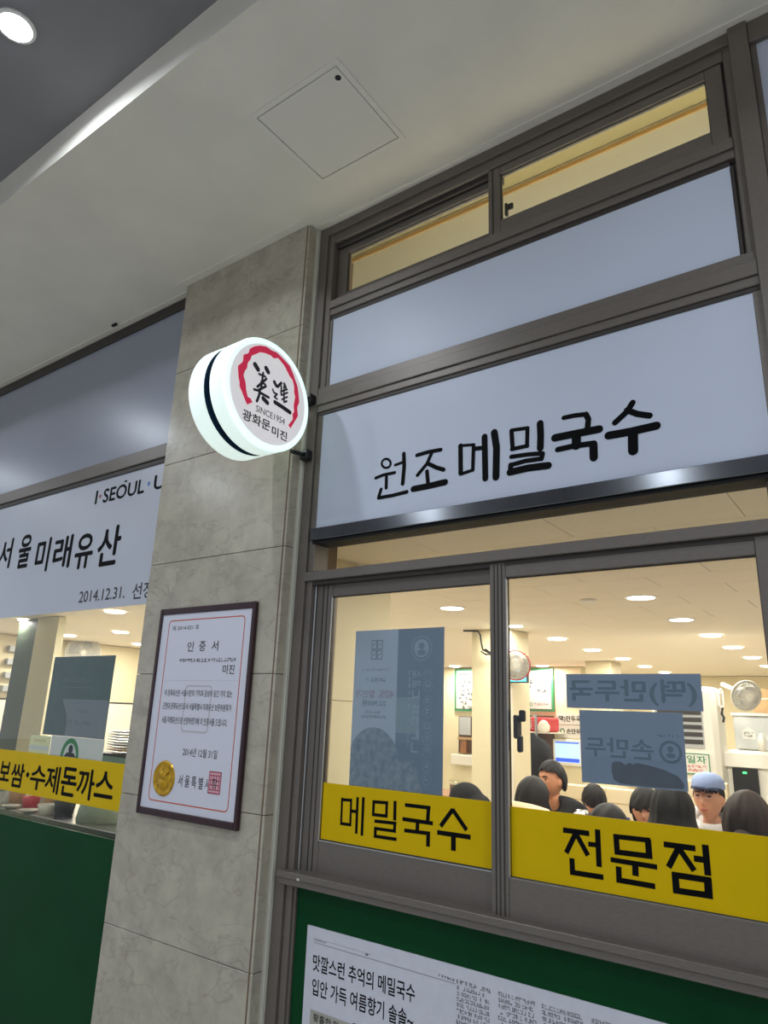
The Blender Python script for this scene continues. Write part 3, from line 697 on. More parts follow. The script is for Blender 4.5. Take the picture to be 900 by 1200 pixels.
text('lettering', '이 문화유산은 서울시민의 기억과 감성이 담긴 가치 있는', 'cert_ink', pp, P, -2.579, -2.154, 1.588, 1.614, bold=0.008, d=0.0002)
text('lettering', '근현대 문화유산으로서 서울특별시 미래유산 보존위원회가', 'cert_ink', pp, P, -2.581, -2.152, 1.534, 1.561, bold=0.008, d=0.0002)
text('lettering', '서울 미래유산으로 선정하였기에 이 인증서를 드립니다.', 'cert_ink', pp, P, -2.577, -2.168, 1.477, 1.505, bold=0.008, d=0.0002)
text('lettering', '2014년 12월 31일', 'cert_ink', pp, P, -2.416, -2.208, 1.356, 1.388, bold=0.008)
text('lettering', '서 울 특 별 시', 'cert_ink', pp, P, -2.425, -2.235, 1.240, 1.284, bold=0.012)
text('lettering', '장', 'cert_ink', pp, P, -2.222, -2.192, 1.250, 1.286, bold=0.012, d=0.0006)
st = rect('red_stamp', 'stamp_pale', pp, P, -2.240, -2.174, 1.232, 1.308, 0.0002)
bm = B()
for a in ((-2.240, 1.232, -2.240, 1.308), (-2.174, 1.232, -2.174, 1.308), (-2.240, 1.232, -2.174, 1.232), (-2.240, 1.308, -2.174, 1.308)):
    ribbon(bm, P, 0.005, ((a[0], a[1]), (a[2], a[3])), True, 0.0004)
for i in range(4):
    u = -2.231 + i * 0.016
    ribbon(bm, P, 0.004, ((u, 1.24), (u, 1.30)), False, 0.0003)
    ribbon(bm, P, 0.004, ((-2.236, 1.244 + i * 0.017), (-2.178, 1.244 + i * 0.017)), False, 0.00035)
mobj('stamp_lines', bm, 'stamp_red', st)
# embossed gold seal
bm = B()
lathe(bm, ((0.0, -0.006), (0.030, -0.006), (0.044, -0.0045), (0.058, -0.004), (0.062, -0.006), (0.066, -0.005), (0.069, 0.0)), 'y', (-2.517, PC - 0.013, 1.262), 40, False)
bmesh.ops.remove_doubles(bm, verts=bm.verts, dist=1e-5)
sl = mobj('gold_seal', fix(bm), 'gold', pp, True)
bm = B()
for a, b, c_, d_ in ((-2.530, 1.275, 0.016, 0.022), (-2.508, 1.268, 0.014, 0.026), (-2.52, 1.243, 0.026, 0.012)):
    lathe(bm, ((0.0, -0.0105), (c_ * 0.7, -0.009), (c_, -0.005)), 'y', (a, PC - 0.013, b), 16, False)
ribbon(bm, PY(PC - 0.0215), 0.008, ((-2.552, 1.235), (-2.49, 1.285)), True, 0)
bmesh.ops.remove_doubles(bm, verts=bm.verts, dist=1e-6)
mobj('seal_relief', fix(bm), 'gold', sl, True)

# round illuminated projecting sign
SX, SY, SZ, SR = -1.852, -0.301, 2.720, 0.2245
rs = empty('round_sign', (-1.95, SY, SZ - SR), 'round glowing projecting sign with a red brush ring beside the pillar', 'sign')
def drum(name, x0, x1, m, rad, bv=0.006):
    return mobj(name, fix(lathe(B(), ((rad - bv, x0), (rad, x0 + bv), (rad, x1 - bv), (rad - bv, x1)), 'x', (0, SY, SZ), 72, False)), m, rs, True)
fd = drum('front_drum', SX - 0.087, SX - 0.002, 'sign_side', SR)
bd = drum('back_drum', SX - 0.205, SX - 0.118, 'sign_side', SR)
drum('hub', SX - 0.118, SX - 0.087, 'sign_gap', SR - 0.06)
for par, xx, mm in ((fd, SX - 0.087, 'sign_gap'), (bd, SX - 0.120, 'sign_gap'), (bd, SX - 0.207, 'sign_face')):
    mobj('end_plate', fix(lathe(B(), ((SR - 0.005, xx), (SR - 0.005, xx + 0.002)), 'x', (0, SY, SZ), 64)), mm, par)
mobj('rim_glow', fix(lathe(B(), ((0.201, SX), (0.201, SX + 0.003), (SR - 0.002, SX + 0.001), (SR + 0.0008, SX - 0.004), (SR + 0.0008, SX - 0.010)), 'x', (0, SY, SZ), 72, False)), 'sign_rim', fd, True)
fc = mobj('face', fix(lathe(B(), ((0.2015, SX - 0.003), (0.2015, SX + 0.0016)), 'x', (0, SY, SZ), 72)), 'sign_face', fd)
PX = ('x', SX + 0.0026)
bm = B()
ro, ri = S['ring_outer'], S['ring_inner']
def resample(L, n):
    L = [Vector(p) for p in L]
    d = [0]
    for a, b in zip(L, L[1:]): d.append(d[-1] + (b - a).length)
    out = []
    for i in range(n):
        t = d[-1] * i / (n - 1)
        k = max(j for j in range(len(d)) if d[j] <= t + 1e-9)
        k = min(k, len(L) - 2)
        f_ = (t - d[k]) / max(1e-9, d[k + 1] - d[k])
        out.append(L[k].lerp(L[k + 1], f_))
    return out
ro, ri = resample(ro, 90), resample(ri, 90)
va = [bm.verts.new(P3(PX, p.x, p.y)) for p in ro]; vb = [bm.verts.new(P3(PX, p.x, p.y)) for p in ri]
for k in range(89): bm.faces.new((va[k], va[k + 1], vb[k + 1], vb[k]))
mobj('red_ring', bm, 'brand_red', fd)
strokes('character', S['mi'], 'brand_ink', fd, PX, True, 1.45)
strokes('character', S['jin'], 'brand_ink', fd, PX, True, 1.35)
text('lettering', 'SINCE1954', 'brand_ink', fd, PX, -0.362, -0.208, 2.6265, 2.652, bold=0.004)
text('lettering', '광화문', 'brand_ink', fd, PX, -0.424, -0.284, 2.572, 2.613, bold=0.02)
text('lettering', '미진', 'brand_ink', fd, PX, -0.272, -0.190, 2.562, 2.600, bold=0.02)
for zz in (2.825, 2.572):
    br = mobj('bracket', tube(B(), ((-1.905, SY + 0.20, zz - 0.01), (-1.905, -0.03, zz)), 0.009, 8), 'black', rs)
    obox('clamp', 'black', br, -1.925, -1.885, -0.036, -0.0005, zz - 0.022, zz + 0.022, 0.004)
    obox('clamp_plate', 'steel', br, -1.922, -1.888, -0.040, -0.034, zz + 0.004, zz + 0.018, 0.002)

# ================================================================== POSTERS ON THE GLASS (seen from behind)
# tall poster on the left sash
po = obox('poster', 'poster_dark', None, -1.650, -1.263, 0.0545, 0.0555, 1.296, 1.842)
tag(po, 'tall blue-grey poster seen from behind on the left sliding window', 'poster')
P = PY(0.0543)
rect('pale_half', 'poster_pale', po, P, -1.650, -1.455, 1.296, 1.842)
bm = B()
pts = [(-1.650, 1.296)] + [(-1.549 + 0.108 * math.cos(R(a)), 1.392 + 0.109 * math.sin(R(a))) for a in range(160, -1, -10)] + [(-1.37, 1.40), (-1.34, 1.296)]
pts = [(max(-1.650, a), b) for a, b in pts]
bm.faces.new([bm.verts.new(P3(P, u, v, 0.0001)) for u, v in pts])
mobj('food_picture', bm, 'poster_food', po)
bm = B()
for a in range(2):
    for k in range(2):
        u, v = -1.572 + a * 0.026, 1.738 + k * 0.036
        for s_ in (((u, v), (u + 0.022, v)), ((u + 0.022, v), (u + 0.022, v + 0.03)), ((u + 0.022, v + 0.03), (u, v + 0.03)), ((u, v + 0.03), (u, v)), ((u + 0.006, v + 0.012), (u + 0.016, v + 0.02))):
            ribbon(bm, P, 0.0035, s_, True, 0.0003)
mobj('stamp_mark', bm, 'poster_ink', po)
greek('small_print', 'poster_ink', po, P, -1.612, -1.490, 1.693, 1.704, 1, 0.0105, 0.0003)
greek('small_print', 'poster_ink', po, P, -1.596, -1.505, 1.654, 1.671, 1, 0.014, 0.0003)
text('lettering', '40%', 'poster_pink', po, P, -1.532, -1.466, 1.601, 1.629, bold=0.02, mirror=True, d=0.0003)
text('lettering', '할인가', 'poster_pink', po, P, -1.637, -1.550, 1.601, 1.629, bold=0.02, mirror=True, d=0.0003)
text('lettering', '22,900원', 'poster_ink', po, P, -1.605, -1.500, 1.573, 1.594, bold=0.015, mirror=True, d=0.0003)
greek('small_print', 'poster_ink', po, P, -1.594, -1.512, 1.545, 1.558, 1, 0.010, 0.0003)
greek('small_print', 'poster_ink', po, P, -1.606, -1.494, 1.529, 1.542, 1, 0.010, 0.0003)
ring2d('logo_ring', 'poster_line', po, P, -1.3545, 1.772, 0.040, 0.0425, 0.0003)
ring2d('logo_disc', 'poster_line', po, P, -1.3545, 1.772, 0, 0.031, 0.0003)
ring2d('logo_figure', 'poster_dark', po, P, -1.3545, 1.780, 0, 0.012, 0.0005)
ring2d('logo_figure', 'poster_dark', po, P, -1.3545, 1.757, 0, 0.010, 0.0005, 1.8)
text('letter', '새', 'poster_line', po, P, -1.389, -1.353, 1.670, 1.697, bold=0.01, mirror=True, d=0.0003)
text('letter', '해', 'poster_line', po, P, -1.389, -1.353, 1.638, 1.665, bold=0.01, mirror=True, d=0.0003)
greek('lettering', 'poster_line', po, P, -1.389, -1.353, 1.415, 1.63, 5, 0.034, 0.0003)
greek('lettering', 'poster_line', po, P, -1.407, -1.393, 1.43, 1.696, 12, 0.011, 0.0003)
for v in (1.6815, 1.6437, 1.5956, 1.5586, 1.5096, 1.4702, 1.4329, 1.3863, 1.3467):
    rg = ring2d('letter_ring', 'poster_line', po, P, -1.325, v, 0.0168, 0.0182, 0.0003)
    greek('lettering', 'poster_line', rg, P, -1.336, -1.312, v - 0.010, v + 0.011, 1, 0.022, 0.0003)
pr = rect('pale_patch', 'poster_patch', po, P, -1.455, -1.358, 1.487, 1.606, 0.00015)

# two notices on the right sash
n1 = obox('window_notice', 'sticker_blue', None, -0.825, -0.449, 0.0335, 0.0345, 1.585, 1.682)
tag(n1, 'narrow blue-grey window notice with mirrored bracketed lettering, upper of two', 'notice')
text('lettering', '(떡)만두국', 'sticker_ink', n1, PY(0.0333), -0.814, -0.464, 1.597, 1.665, bold=0.026, mirror=True)
n2 = obox('window_notice', 'sticker_blue', None, -0.788, -0.503, 0.0335, 0.0345, 1.383, 1.580)
tag(n2, 'larger blue-grey window notice with round logo and dark brushed-out patch', 'notice')
P = PY(0.0333)
text('lettering', '손만두', 'sticker_ink', n2, P, -0.774, -0.586, 1.455, 1.507, bold=0.02, mirror=True)
ring2d('logo_ring', 'sticker_ink', n2, P, -0.5405, 1.478, 0.022, 0.0295, 0.0001)
ring2d('logo_figure', 'sticker_ink', n2, P, -0.5405, 1.485, 0, 0.008, 0.0001)
ring2d('logo_figure', 'sticker_ink', n2, P, -0.5405, 1.469, 0, 0.0065, 0.0001, 1.8)
greek('small_print', 'sticker_blob', n2, P, -0.572, -0.515, 1.514, 1.522, 1, 0.006)
poly('ink_patch', 'sticker_blob', n2, P, [(-0.700, 1.440), (-0.690, 1.446), (-0.672, 1.444), (-0.664, 1.437), (-0.652, 1.444), (-0.640, 1.440), (-0.632, 1.445), (-0.60, 1.441), (-0.56, 1.432), (-0.525, 1.418), (-0.512, 1.40), (-0.514, 1.388), (-0.60, 1.386), (-0.68, 1.389), (-0.697, 1.397), (-0.702, 1.42)][::-1], 0.0002)

# posters on the left bay glass
p1 = obox('poster', 'lposter', None, -3.715, -3.150, 0.0365, 0.0375, 1.380, 1.778)
tag(p1, 'dark teal poster seen from behind on the window left of the pillar', 'poster')
P = PY(0.0363)
bm = B()
pts = [(-3.53, 1.380)] + [(-3.66 + 0.16 * math.cos(R(a)), 1.42 + 0.15 * math.sin(R(a))) for a in range(-15, 50, 8)] + [(-3.57, 1.562), (-3.155, 1.562), (-3.155, 1.380)]
bm.faces.new([bm.verts.new(P3(P, u, v)) for u, v in pts[::-1]])
mobj('pale_block', bm, 'lposter_grey', p1)
greek('lettering', 'lposter_ink', p1, P, -3.60, -3.30, 1.64, 1.67, 1, 0.028, 0.0002)
greek('lettering', 'lposter_ink', p1, P, -3.45, -3.32, 1.535, 1.55, 1, 0.014, 0.0002)
greek('lettering', 'lposter_ink', p1, P, -3.44, -3.33, 1.49, 1.515, 1, 0.02, 0.0002)
greek('lettering', 'lposter_ink', p1, P, -3.50, -3.27, 1.43, 1.46, 1, 0.025, 0.0002)
rect('rule', 'lposter_ink', p1, P, -3.60, -3.31, 1.618, 1.622, 0.0002)
p2 = obox('paper_notice', 'paper_white', None, -3.62, -3.145, 0.0365, 0.0375, 1.270, 1.379)
tag(p2, 'white paper notice with a green ring under the dark teal poster', 'notice')
bm = B()
arc = [(-3.43 + 0.070 * math.cos(R(a)), 1.283 + 0.078 * math.sin(R(a))) for a in range(0, 181, 12)]
ribbon(bm, P, 0.024, arc, True, 0)
mobj('green_ring', bm, 'logo_green', p2)
ring2d('logo_head', 'board_ink', p2, P, -3.425, 1.322, 0, 0.020, 0.0006)
poly('logo_shoulders', 'board_ink', p2, P, [(-3.48, 1.285), (-3.37, 1.285), (-3.395, 1.305), (-3.455, 1.305)], 0.0006)
p3 = obox('paper_notice', 'paper_yellow', None, -3.83, -3.625, 0.0365, 0.0375, 1.275, 1.372)
tag(p3, 'pale yellow paper note left of the green-ring notice', 'notice')
greek('lettering', 'sign_orange', p3, P, -3.79, -3.66, 1.335, 1.355, 1, 0.02)
rect('white_band', 'paper_white', p3, P, -3.83, -3.63, 1.300, 1.322, 0.0002)

# ================================================================== THE RESTAURANT INSIDE
ZC = 2.30
infl = obox('floor', 'in_floor', None, -9.0, 4.0, 0.14, 10.8, -0.1, 0.0)
tag(infl, 'restaurant floor', None, None, 'structure')
wb = obox('wall_back', 'in_wall', None, -9.0, -3.84, 8.02, 8.12, 0, ZC)
tag(wb, 'cream back wall of the restaurant', None, None, 'structure')
wb2 = obox('wall_back', 'in_wall', None, -3.84, 4.0, 10.2, 10.3, 0, ZC)
tag(wb2, 'recessed cream wall at the back right', None, None, 'structure')
obox('return_wall', 'in_wall', wb2, -3.90, -3.84, 8.12, 10.2, 0, ZC)
wl = obox('wall_left', 'in_wall', None, -8.80, -8.70, 0.14, 8.02, 0, ZC)
tag(wl, 'cream far left wall of the restaurant', None, None, 'structure')
wr = obox('wall_right', 'in_wall', None, 3.9, 4.0, 0.14, 10.2, 0, ZC)
tag(wr, 'cream right wall of the restaurant', None, None, 'structure')
# wainscot rail on the left wall
obox('dado_rail', 'gasket', wl, -8.70, -8.69, 0.14, 8.0, 1.545, 1.56)
obox('dado_panel', 'in_wall_white', wl, -8.70, -8.688, 0.14, 8.0, 0.0, 1.54)
# ceiling: tiles near the window, plain beyond
ce = obox('ceiling', 'in_ceiling', None, -9.0, 4.0, 0.14, 10.8, ZC + 0.006, ZC + 0.06)
tag(ce, 'cream tiled ceiling inside the restaurant', None, None, 'structure')
TW, TD = 0.66, 0.33
bm = box(B(), 0, TW - 0.0035, 0, TD - 0.0035, 0, 0.007, 0.001)
tile_me = None
row = 0
y = 0.455
while y < 3.6:
    x = -5.03 + (0.33 if row % 2 else 0.0)
    while x < 0.9:
        if tile_me is None:
            o = mobj('ceiling_tile', bm, 'in_ceiling', ce)
            tile_me = o.data
            o.location = (x + TW / 2, y + TD / 2, ZC + 0.0035)
        else:
            o = bpy.data.objects.new('ceiling_tile', tile_me)
            o.location = (x + TW / 2, y + TD / 2, ZC + 0.0035)
            WL[o.name] = Vector(o.location)
            link(o, ce)
        x += TW
    y += TD; row += 1
obox('edge_trim', 'dark_wood', ce, -2.27, 4.0, 0.335, 0.355, ZC - 0.012, ZC + 0.006)
# pier wall behind the pillar
pw = obox('wall_pier', 'pier_panel', None, -2.80, -2.275, 0.16, 1.12, 0, ZC)
tag(pw, 'cream panelled pier wall just inside behind the pillar', None, None, 'structure')
for z0, z1 in ((0.0, 0.9), (0.903, 1.60), (1.603, 2.28)):
    for y0, y1 in ((0.165, 0.66), (0.663, 1.118)):
        obox('wall_panel', 'pier_panel', pw, -2.275, -2.268, y0, y1, z0, z1, 0.001)
# lit space above the ceiling behind the top windows
vw = obox('wall_upper', 'void_wall', None, -2.35, 4.0, 0.55, 0.62, ZC + 0.06, 4.0)
tag(vw, 'cream wall seen through the top windows', None, None, 'structure')
vs = obox('wall_upper', 'void_wall', None, -2.35, -2.27, 0.14, 0.55, ZC + 0.06, 4.0)
tag(vs, 'cream side wall seen through the top left window', None, None, 'structure')
vc = obox('ceiling', 'void_ceiling', None, -2.35, 4.0, 0.14, 0.62, 4.0, 4.06)
tag(vc, 'olive ceiling seen through the top windows', None, None, 'structure')
ve = obox('wall_upper', 'in_wall', None, 3.94, 4.0, 0.14, 0.55, ZC + 0.06, 4.0)
tag(ve, 'end wall of the space behind the top windows', None, None, 'structure')
obox('picture_rail', 'sign_orange', vw, -2.27, 3.94, 0.543, 0.55, 3.965, 3.985)
mp = obox('marked_sheet', 'paper_white', None, -2.2699, -2.2685, 0.30, 0.52, 3.76, 3.99)  # white sheet carrying rows of illegible marks
tag(mp, 'white sheet with rows of small marks behind the top left window', 'notice')
greek('lettering', 'board_ink', mp, ('x', -2.2683), 0.32, 0.50, 3.78, 3.97, 8, 0.018, 0, (0.5, 0.9, 0.8, 0.95))
lt_ = empty('strip_light', (-0.9, 0.32, 2.55), 'fluorescent strip light behind the top windows', 'light')
obox('housing', 'lamp_trim', lt_, -2.0, 0.9, 0.29, 0.35, 2.55, 2.58)
obox('tube', 'lamp_in', lt_, -1.98, 0.88, 0.305, 0.335, 2.585, 2.605, 0.006)
ld = bpy.data.lights.new('strip', 'AREA'); ld.shape = 'RECTANGLE'; ld.size = 2.8; ld.size_y = 0.05; ld.energy = 9.0; ld.color = (1.0, 0.96, 0.84)
lo = bpy.data.objects.new('strip_glow', ld); lo.location = (-0.55, 0.32, 2.63); lo.rotation_euler = (math.pi, 0, 0)
WL[lo.name] = Vector(lo.location); link(lo, lt_)

# ceiling downlights inside
dl_proto = {}
def downlight_in(x, y, label):
    t = empty('recessed_downlight', (x, y, ZC), label, 'ceiling light', 'round recessed downlights of the restaurant ceiling')
    if not dl_proto:
        dl_proto['trim'] = mobj('trim_ring', fix(lathe(B(), ((0.098, ZC + 0.001), (0.098, ZC - 0.003), (0.084, ZC - 0.006), (0.082, ZC - 0.002)), 'z', (x, y, 0), 32, False)), 'lamp_trim', t)
        dl_proto['lens'] = mobj('lens', fix(lathe(B(), ((0.083, ZC), (0.080, ZC - 0.004), (0.045, ZC - 0.009), (0.002, ZC - 0.010)), 'z', (x, y, 0), 32)), 'lamp_in', t, True)
        dl_proto['c'] = Vector((x, y, 0))
        ld = bpy.data.lights.new('inner_downlight', 'AREA'); ld.shape = 'DISK'; ld.size = 0.16; ld.energy = 10.0; ld.color = (1.0, 0.95, 0.86)
        dl_proto['ld'] = ld
    else:
        for k in ('trim', 'lens'):
            q = dl_proto[k].copy(); q.location = dl_proto[k].location + Vector((x, y, 0)) - dl_proto['c']
            q.parent = None; WL[q.name] = Vector(q.location); link(q, t)
    lo = bpy.data.objects.new('downlight_beam', dl_proto['ld']); lo.location = (x, y, ZC - 0.015)
    WL[lo.name] = Vector(lo.location); link(lo, t)
order = 'nearest second third fourth fifth sixth'.split()
for i, y_ in enumerate((2.40, 3.48, 4.58, 5.68, 6.88, 8.15)):
    downlight_in(-1.28 - 0.03 * i, y_, '%s round downlight of the right-hand ceiling row seen through the right window' % order[i])
for i, (x_, y_) in enumerate(((-2.60, 2.33), (-2.64, 3.40), (-2.70, 4.47), (-2.78, 5.63), (-2.82, 6.78), (-2.93, 8.05))):
    downlight_in(x_, y_, '%s round downlight of the middle ceiling row, counted from the window' % order[i])
downlight_in(-1.26, 1.30, 'round downlight just inside, hidden by the top rail of the right sliding window')
downlight_in(0.25, 1.30, 'unseen round downlight added just inside the right-hand window bay')  # unseen lamp, added to help brighten the pier wall
downlight_in(-2.99, 9.25, 'smallest round downlight at the far end of the middle ceiling row')
downlight_in(-4.33, 7.80, 'round downlight above the right-hand menu board')
downlight_in(-5.76, 7.70, 'round downlight above the left-hand menu board')
for x_, y_, l_ in ((-5.40, 1.42, 'round downlight nearest the pillar seen through the left window'), (-6.92, 2.49, 'round downlight above the teal poster edge in the left window'), (-8.0, 2.5, 'round downlight close to the far left wall above the white fan'), (-6.91, 1.44, 'round downlight beside the cream column in the left window'), (-8.05, 3.52, 'round downlight farthest right in the left window'),
                   (-4.15, 2.4, 'unseen round downlight added behind the pillar near the window'), (-4.2, 4.6, 'unseen round downlight added above the middle of the room'), (-5.6, 4.6, 'unseen round downlight added in the left middle of the room'), (-7.0, 5.7, 'unseen round downlight added in the far left of the room'), (0.3, 3.5, 'unseen round downlight added in the right part of the room near the window'), (0.3, 6.2, 'unseen round downlight added in the right part of the room at the back')):  # unseen downlights on the ceiling grid, added to light the room
    downlight_in(x_, y_, l_)
tag(mobj('smoke_detector', fix(lathe(B(), ((0.05, ZC), (0.048, ZC - 0.010), (0.02, ZC - 0.016), (0.002, ZC - 0.017)), 'z', (-1.60, 2.36, 0), 24)), 'lamp_trim', None, True), 'small flat detector disc on the ceiling left of the brightest downlight', 'smoke detector')

# columns
co = obox('wall_column', 'in_wall', None, -3.12, -2.76, 3.55, 3.95, 0, ZC)
tag(co, 'square cream column inside behind the left sliding window', None, None, 'structure')
obox('corner_trim', 'in_wall_white', co, -2.775, -2.755, 3.545, 3.60, 0, ZC)
tag(obox('wall_column', 'in_wall', None, -3.42, -3.08, 7.1, 7.5, 0, ZC), 'square cream column at the back of the room', None, None, 'structure')
tag(obox('wall_column', 'col_cream', None, -6.62, -6.24, 1.40, 1.47, 0, ZC), 'cream column seen through the left window', None, None, 'structure')
tag(obox('wall_column', 'slab_green', None, -6.98, -6.63, 1.41, 1.47, 0, ZC), 'dark grey-green slab standing in for a blurred dark strip beside the cream column', None, None, 'structure')  # slab made up for a blurred dark strip, no column known there
# cable looping off the column
cb = mobj('hanging_cable', tube(B(), ((-3.2, 3.535, 2.293), (-3.05, 3.53, 2.285), (-3.02, 3.52, 2.25), (-3.01, 3.52, 2.18), (-2.99, 3.51, 2.12), (-2.93, 3.50, 2.09), (-2.89, 3.50, 2.075), (-2.95, 3.49, 2.075), (-3.0, 3.50, 2.10), (-2.96, 3.50, 2.12), (-2.86, 3.50, 2.06)), 0.008, 6), 'black', None, True)
tag(cb, 'black cable looping down from the ceiling at the cream column', 'cable')

# menu boards on the back wall
def menu_board(x0, x1, z0, z1, label, rows, price):
    t = obox('menu_board', 'board_green', None, x0, x1, 7.985, 8.02, z0, z1)
    tag(t, label, 'menu board', 'green framed menu boards on the back wall')
    f_ = obox('sheet', 'board_sheet', t, x0 + 0.035, x1 - 0.035, 7.978, 7.986, z0 + 0.035, z1 - 0.03)
    P = PY(7.976)
    greek('heading', 'board_ink', f_, P, x0 + 0.08, x0 + 0.30, z1 - 0.13, z1 - 0.06, 1, 0.055)
    rect('rule', 'board_ink', f_, P, x0 + 0.08, x1 - 0.08, z1 - 0.155, z1 - 0.149)
    greek('menu_lines', 'board_ink', f_, P, x0 + 0.08, x0 + 0.42, z1 - 0.17 - 0.066 * rows, z1 - 0.17, rows, 0.06, 0, (0.9, 0.7, 0.5, 1.0, 0.9, 0.7, 0.8))
    if price: greek('prices', 'board_ink', f_, P, x1 - 0.26, x1 - 0.08, z1 - 0.17 - 0.066 * rows, z1 - 0.17, rows, 0.045)
    return f_
menu_board(-5.93, -5.30, 1.63, 2.28, 'green framed menu board with seven lines left of the cream column', 7, False)
f_ = menu_board(-4.92, -4.25, 1.66, 2.28, 'green framed menu board with three priced lines behind the wall fan', 3, True)
ring2d('logo', 'board_green', f_, PY(7.976), -4.60, 1.76, 0.018, 0.028)
greek('lettering', 'board_ink', f_, PY(7.976), -4.56, -4.32, 1.735, 1.785, 1, 0.045)
# notices and monitor on the back wall
pn = obox('wall_notice', 'paper_white', None, -4.22, -3.845, 8.008, 8.02, 1.49, 1.64)
tag(pn, 'white wall notice with bracketed black lettering above the monitor', 'notice')
text('lettering', '(떡)만두국', 'ink', pn, PY(8.006), -4.21, -3.86, 1.52, 1.61, bold=0.02)
pn = obox('wall_notice', 'paper_white', None, -4.22, -3.845, 8.008, 8.02, 1.31, 1.478)
tag(pn, 'white wall notice with a small green ring directly above the monitor', 'notice')
ring2d('green_ring', 'logo_green', pn, PY(8.006), -4.14, 1.40, 0.022, 0.036)
text('lettering', '손만두', 'ink', pn, PY(8.006), -4.08, -3.87, 1.365, 1.435, bold=0.015)
mn = obox('monitor', 'plastic_white', None, -4.27, -3.835, 7.95, 8.02, 0.93, 1.285, 0.01)
tag(mn, 'white framed monitor with a pale blue screen on the back wall', 'monitor')
rect('screen', 'screen', mn, PY(7.949), -4.235, -3.87, 0.975, 1.255)
rect('title_bar', 'screen_blue', mn, PY(7.949), -4.23, -3.88, 1.232, 1.25, 0.001)
rect('task_bar', 'screen_blue', mn, PY(7.949), -4.23, -3.88, 0.982, 1.032, 0.001)
# dark serving hatch left of it
sh = empty('serving_hatch', (-4.55, 7.95, 0.6), 'dark brown serving hatch below the right-hand menu board', 'hatch')
obox('opening', 'dark_wood', sh, -4.95, -4.27, 7.99, 8.02, 0.85, 1.60)
obox('shelf', 'plastic_grey', sh, -4.75, -4.27, 7.80, 7.99, 0.95, 1.0)
obox('black_box', 'black', sh, -4.66, -4.46, 7.85, 7.98, 1.0, 1.28)
rb = obox('red_basket', 'red_plastic', None, -4.62, -4.16, 7.55, 7.95, 1.38, 1.575, 0.02)
tag(rb, 'red plastic basket above the serving hatch', 'basket')
for i in range(4): obox('rim_rib', 'stamp_pale', rb, -4.60, -4.36, 7.545, 7.552, 1.42 + i * 0.035, 1.424 + i * 0.035)
tag(mobj('plastic_bag', fix(lathe(B(), ((0.02, 1.36), (0.08, 1.40), (0.085, 1.46), (0.05, 1.52), (0.015, 1.54)), 'z', (-4.18, 7.45, 0), 14)), 'plastic_white', None, True), 'white plastic bag hanging beside the red basket', 'bag')
bs = obox('basket_shelf', 'in_wall_white', None, -4.70, -4.10, 7.5, 8.02, 1.36, 1.378)
tag(bs, 'white wall shelf carrying the red basket', 'shelf')
# niche left of the column
ni = empty('wall_niche', (-5.68, 8.0, 0.85), 'brown kitchen hatch with a white tray below the left-hand menu board', 'hatch')
obox('opening', 'dark_wood', ni, -5.86, -5.36, 8.0, 8.02, 1.0, 1.55)
obox('dark_panel', 'plastic_grey', ni, -5.84, -5.64, 7.985, 8.0, 1.27, 1.54)
obox('shelf', 'cardboard', ni, -5.84, -5.40, 7.93, 8.0, 1.20, 1.235)
obox('bottle', 'wood', ni, -5.80, -5.70, 7.95, 8.0, 1.0, 1.19)
obox('tray', 'plastic_white', ni, -5.92, -5.36, 7.85, 8.01, 0.83, 0.98, 0.01)
# air conditioner
ac = empty('air_conditioner', (-1.62, 4.8, 0), 'tall white floor standing air conditioner with dark louvres', 'air conditioner')
bod = obox('body', 'plastic_white', ac, -1.90, -1.36, 4.6, 4.95, 0, 1.87, 0.04)
obox('grille', 'plastic_grey', ac, -1.86, -1.47, 4.592, 4.605, 1.36, 1.78)
for i in range(6): obox('louvre', 'dark_grille', ac, -1.84, -1.48, 4.586, 4.594, 1.395 + i * 0.06, 1.43 + i * 0.06)
an = obox('wall_notice', 'paper_white', None, -1.66, -1.44, 4.584, 4.598, 1.15, 1.32)
tag(an, 'white notice in a green frame taped to the air conditioner', 'notice')
P = PY(4.582)
bm = B()
for a in (((-1.655, 1.155), (-1.445, 1.155)), ((-1.655, 1.315), (-1.445, 1.315)), ((-1.655, 1.155), (-1.655, 1.315)), ((-1.445, 1.155), (-1.445, 1.315))): ribbon(bm, P, 0.008, a, True)
mobj('green_frame', bm, 'board_green', an)
text('letter', '일', 'logo_green', an, P, -1.62, -1.555, 1.24, 1.30, bold=0.015)
text('letter', '자', 'logo_green', an, P, -1.54, -1.47, 1.24, 1.30, bold=0.015)
greek('lettering', 'red_plastic', an, P, -1.62, -1.47, 1.17, 1.225, 2, 0.03)
